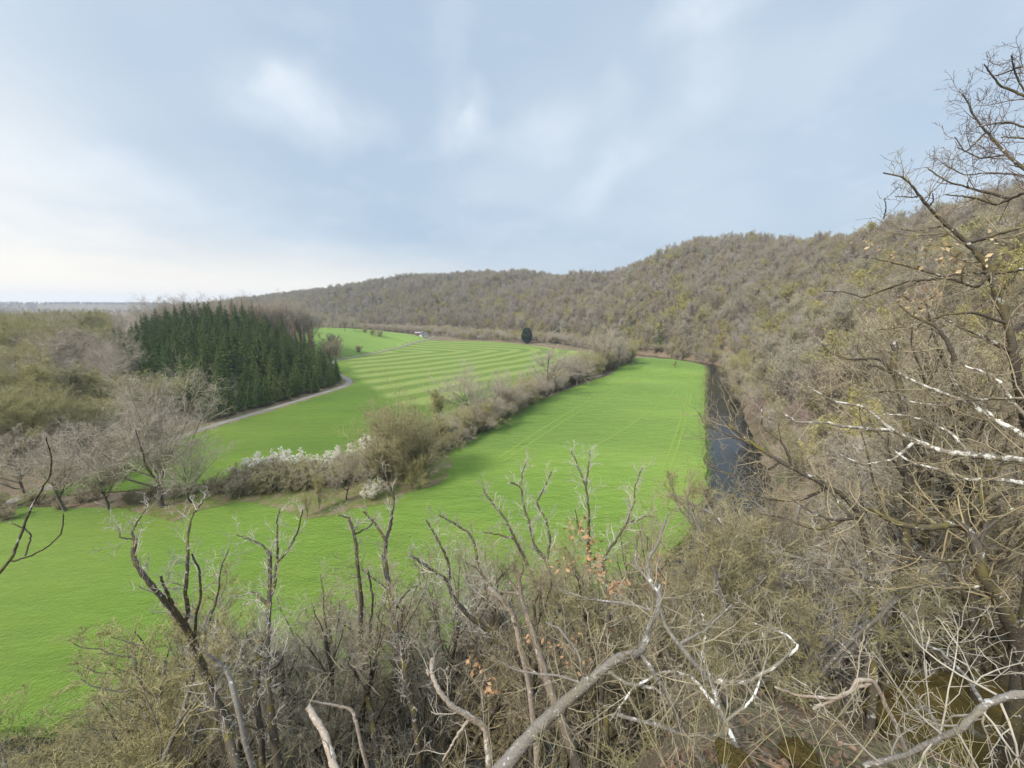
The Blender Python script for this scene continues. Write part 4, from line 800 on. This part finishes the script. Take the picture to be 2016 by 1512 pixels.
# ------------------------------------------------------------------ rocks, litter
m_moss, nt, b = new_mat('mossy_stone', .95, .05)
p = obj_pos(nt); n1 = noise(nt, p, 1.6, 5, .65); n2 = noise(nt, p, 14, 4, .7)
c = mix(nt, n2, (.04, .036, .014), (.15, .105, .032)); c = mix(nt, rng_map(nt, n1, .58, .66), c, (.20, .185, .16)); c = mix(nt, rng_map(nt, n1, .3, .42, 1, 0), c, (.09, .045, .015))
nt.links.new(c, b.inputs['Base Color']); bump(nt, b, mth(nt, 'ADD', n2, n1), .12)
def rock(px, py, wpx, shp, label, seed, sink=.35, group=None):
    h_ = hit(px, py); size = np.array(shp)*wpx/FPX*np.linalg.norm(h_)
    r = np.random.default_rng(seed); n = 40; u, v = np.meshgrid(np.linspace(0, 2*math.pi, 2*n, endpoint=False), np.linspace(.02, math.pi-.02, n)); D_ = np.stack([np.sin(v)*np.cos(u), np.sin(v)*np.sin(u), np.cos(v)], -1).reshape(-1, 3)
    k = np.ones(len(D_))
    for o_ in range(5):
        for _ in range(3): w_ = r.normal(0, 1, 3)*(1.5*1.9**o_); k += .12/(1.6**o_)*np.sin(D_@w_+r.uniform(0, 6.28))
    k = np.clip(k, .5, 1.5); V = D_*k[:, None]*np.array(size); i, j = np.meshgrid(np.arange(n-1), np.arange(2*n), indexing='ij'); j2 = (j+1) % (2*n)
    F_ = np.stack([i*2*n+j, (i+1)*2*n+j, (i+1)*2*n+j2, i*2*n+j2], -1).reshape(-1, 4)
    o = link('mossy_rock', mesh_from('mossy_rock', [(V, F_)]), m_moss); o.location = (h_[0], h_[1], h_[2]+size[2]*(1-2*sink)); o.rotation_euler = (0, 0, r.uniform(0, 6.28))
    tag(o, label, 'rock', group)
rock(1935, 1515, 95, (1, .8, .5), 'large orange-brown mossy rock in the bottom right corner', 1)
rock(1580, 1520, 26, (1, .8, .6), 'small mossy rock at the bottom edge right of the whitened sapling', 2)
rock(1450, 1515, 24, (1, .8, .6), 'small mossy boulder at the bottom edge among crossing stems', 3)
rock(1545, 1165, 24, (1, .8, 1.1), 'dark mossy crag behind the slim grey stem', 4)
rock(1760, 1175, 26, (1, .8, .5), 'low mossy outcrop in the litter under the wavy black limb', 5)
rock(1625, 1350, 26, (1, .7, .5), 'grey-brown mossy ledge behind the long pale dead branch', 6)
N = 26000; a = np.radians(rng.uniform(-30, 75, N)); d = 2.2+42*rng.random(N)**1.4; x, y = d*np.sin(a), d*np.cos(a); dd, _, ss = pl_dist(np.stack([x, y], 1), F_LINE); k = (ss < 0) & (dd > 1)
C = np.column_stack([x, y, g0(x, y)+.04+.05*rng.random(N)])[k]; C = C[np.sin(C[:, 0]*1.1+1)*np.sin(C[:, 1]*1.3)+rng.normal(0, .6, len(C)) > -.2]
m_lit = twig_mat('leaf_litter', [(.30,.19,.12)], var=.5, scale=5)
tag(link('fallen_leaves', mesh_from('fallen_leaves', [flecks(rng, C, .045)], False), m_lit), 'carpet of dry brown fallen leaves on the slope', 'leaf litter', kind='stuff')
N = 1500; a = np.radians(rng.uniform(-40, 75, N)); d = 2.5+34*rng.random(N)**1.2; st = np.column_stack([d*np.sin(a), d*np.cos(a), g0(d*np.sin(a), d*np.cos(a))])
dd, _, ss = pl_dist(st[:, :2], F_LINE); st = st[(ss < 0) & (dd > .5)]; N = len(st)
P0, R0 = walk(rng, st, np.column_stack([rng.normal(0, .7, (N, 2)), np.ones(N)]), rng.uniform(.4, 1.4, N), np.full(N, .0036), np.full(N, .002), 6, .13, -.03)
P1, R1 = spawn(rng, P0, R0, 6, 3, .7, .45, .14, .0, .2, .7, .0, .5, rmin=.0018)
tag(link('bramble_tangle', mesh_from('bramble_tangle', [tubes(P0, R0, 3), tubes(P1, R1, 3)]), m_browntwig), 'tangle of thin dry stems covering the slope', 'undergrowth', kind='stuff')
# rough grass along the river bank
bk = resample(offset(smooth_line(F_LINE[2:13], 2), 13.6), .35); bk = bk[(bk[:, 1] < 300)]; q = np.repeat(bk, 10, 0); q = q+rng.normal(0, .95, q.shape); N = len(q)
P0, R0 = walk(rng, np.column_stack([q, np.maximum(g0(q[:, 0], q[:, 1])-.25, ZW)]), np.column_stack([rng.normal(0, .35, (N, 2)), np.ones(N)]), rng.uniform(.5, 1.3, N), np.full(N, .05), np.full(N, .01), 3, .1, -.1)
m_dry, nt, b = new_mat('bank_grass', .9, .1); p = geo_pos(nt); c = mix(nt, rng_map(nt, noise(nt, p, .25, 4), .35, .62), (.30, .25, .15), (.12, .20, .03)); nt.links.new(c, b.inputs['Base Color'])
tag(link('bank_grass', mesh_from('bank_grass', [tubes(P0, R0, 2)]), m_dry), 'dry rough grass fringing the meadow along the river bank', 'grass', kind='stuff')

# ------------------------------------------------------------------ buildings far off
def plain(name, col, rough=.8):
    m, nt, b = new_mat(name, rough, .2); p = obj_pos(nt); c = mix(nt, noise(nt, p, 1.5, 4), tuple(.85*v for v in col), col); nt.links.new(c, b.inputs['Base Color']); return m
m_white, m_slate, m_wood, m_tin, m_glass = plain('white_render', (.78, .77, .74)), plain('slate_roof', (.10, .105, .12)), plain('barn_boards', (.24, .17, .125)), plain('pale_sheet_roof', (.33, .29, .27)), plain('window_glass', (.05, .06, .07), .15)
def box(c, s):
    c, s = np.array(c, float), np.array(s, float)/2; V = [c+s*np.array(k) for k in [(-1,-1,-1),(1,-1,-1),(1,1,-1),(-1,1,-1),(-1,-1,1),(1,-1,1),(1,1,1),(-1,1,1)]]
    return np.array(V), np.array([(3,2,1,0),(4,5,6,7),(0,1,5,4),(1,2,6,5),(2,3,7,6),(3,0,4,7)])
def gable(name, label, cat, px, d, w, l, h, rh, rz, mw, mr, wins=(), chim=False, door=None, over=.45, z=None, group=None):
    r0 = ray(px, 660); a = math.atan2(r0[0], r0[1]); x, y = d*math.sin(a), d*math.cos(a); o = empty(name, (x, y, (g0(x, y)[0] if z is None else z)-.1), -a+rz); tag(o, label, cat, group)
    V = [(-w/2,-l/2,0),(w/2,-l/2,0),(w/2,-l/2,h),(0,-l/2,h+rh),(-w/2,-l/2,h),(-w/2,l/2,0),(w/2,l/2,0),(w/2,l/2,h),(0,l/2,h+rh),(-w/2,l/2,h)]
    bm = bpy.data.meshes.new('wall'); bm.from_pydata(V, [], [(0,1,2,3,4),(9,8,7,6,5),(1,6,7,2),(5,0,4,9)]); link('wall', bm, mw, o)
    sl = rh/(w/2); t = .22; ww = w/2+over; ll = l/2+over; ch = []
    for s in (-1, 1):
        V = [(0,-ll,h+rh+.03),(s*ww,-ll,h+rh-sl*ww+.03),(s*ww,ll,h+rh-sl*ww+.03),(0,ll,h+rh+.03)]; V += [(a_, b_, c_+t) for a_, b_, c_ in V]
        ch.append((np.array(V), np.array([(0,1,2,3),(7,6,5,4),(0,4,5,1),(1,5,6,2),(2,6,7,3),(3,7,4,0)])))
    rf = link('roof', mesh_from('roof', ch, False), mr, o)
    if chim: link('chimney', mesh_from('chimney', [box((w*.18, l*.2, h+rh+.35), (.6, .6, 1.7))], False), mw, rf)
    for (wx, wz) in wins:
        f = link('window', mesh_from('window', [box((wx, -l/2-.03, wz), (1.15, .12, 1.35))], False), mw, o); link('pane', mesh_from('pane', [box((wx, -l/2-.1, wz), (.95, .05, 1.15))], False), m_glass, f)
    if door: link('door', mesh_from('door', [box((door[0], -l/2-.04, door[2]/2), (door[1], .1, door[2]))], False), m_wood if mw is m_white else m_slate, o)
gable('house', 'white gabled house with dark slate roof at the top of the lane', 'house', 831.5, 462, 4.4, 7, 2.9, 2.3, R(18), m_white, m_slate, [(-1.25, 1.6), (1.25, 1.6), (0, 3.5)], True, (0, .9, 2.))
gable('house', 'low dark-roofed wing set crosswise behind the white gabled house', 'house', 836.5, 470, 4.6, 6, 2.3, 1.9, R(95), m_white, m_slate, [(-1.5, 1.5)])
gable('barn', 'brown boarded barn with pale roof left of the white gabled house', 'barn', 824, 468, 6.5, 7.5, 3.0, 1.1, R(100), m_wood, m_tin, (), False, (0, 3, 2.9))
gable('cottage', 'tiny white cottage glimpsed among the clipped evergreens', 'cottage', 1093.5, 444, 4.2, 6, 2.8, 2.2, 0, m_white, m_slate, [(0, 1.5)])
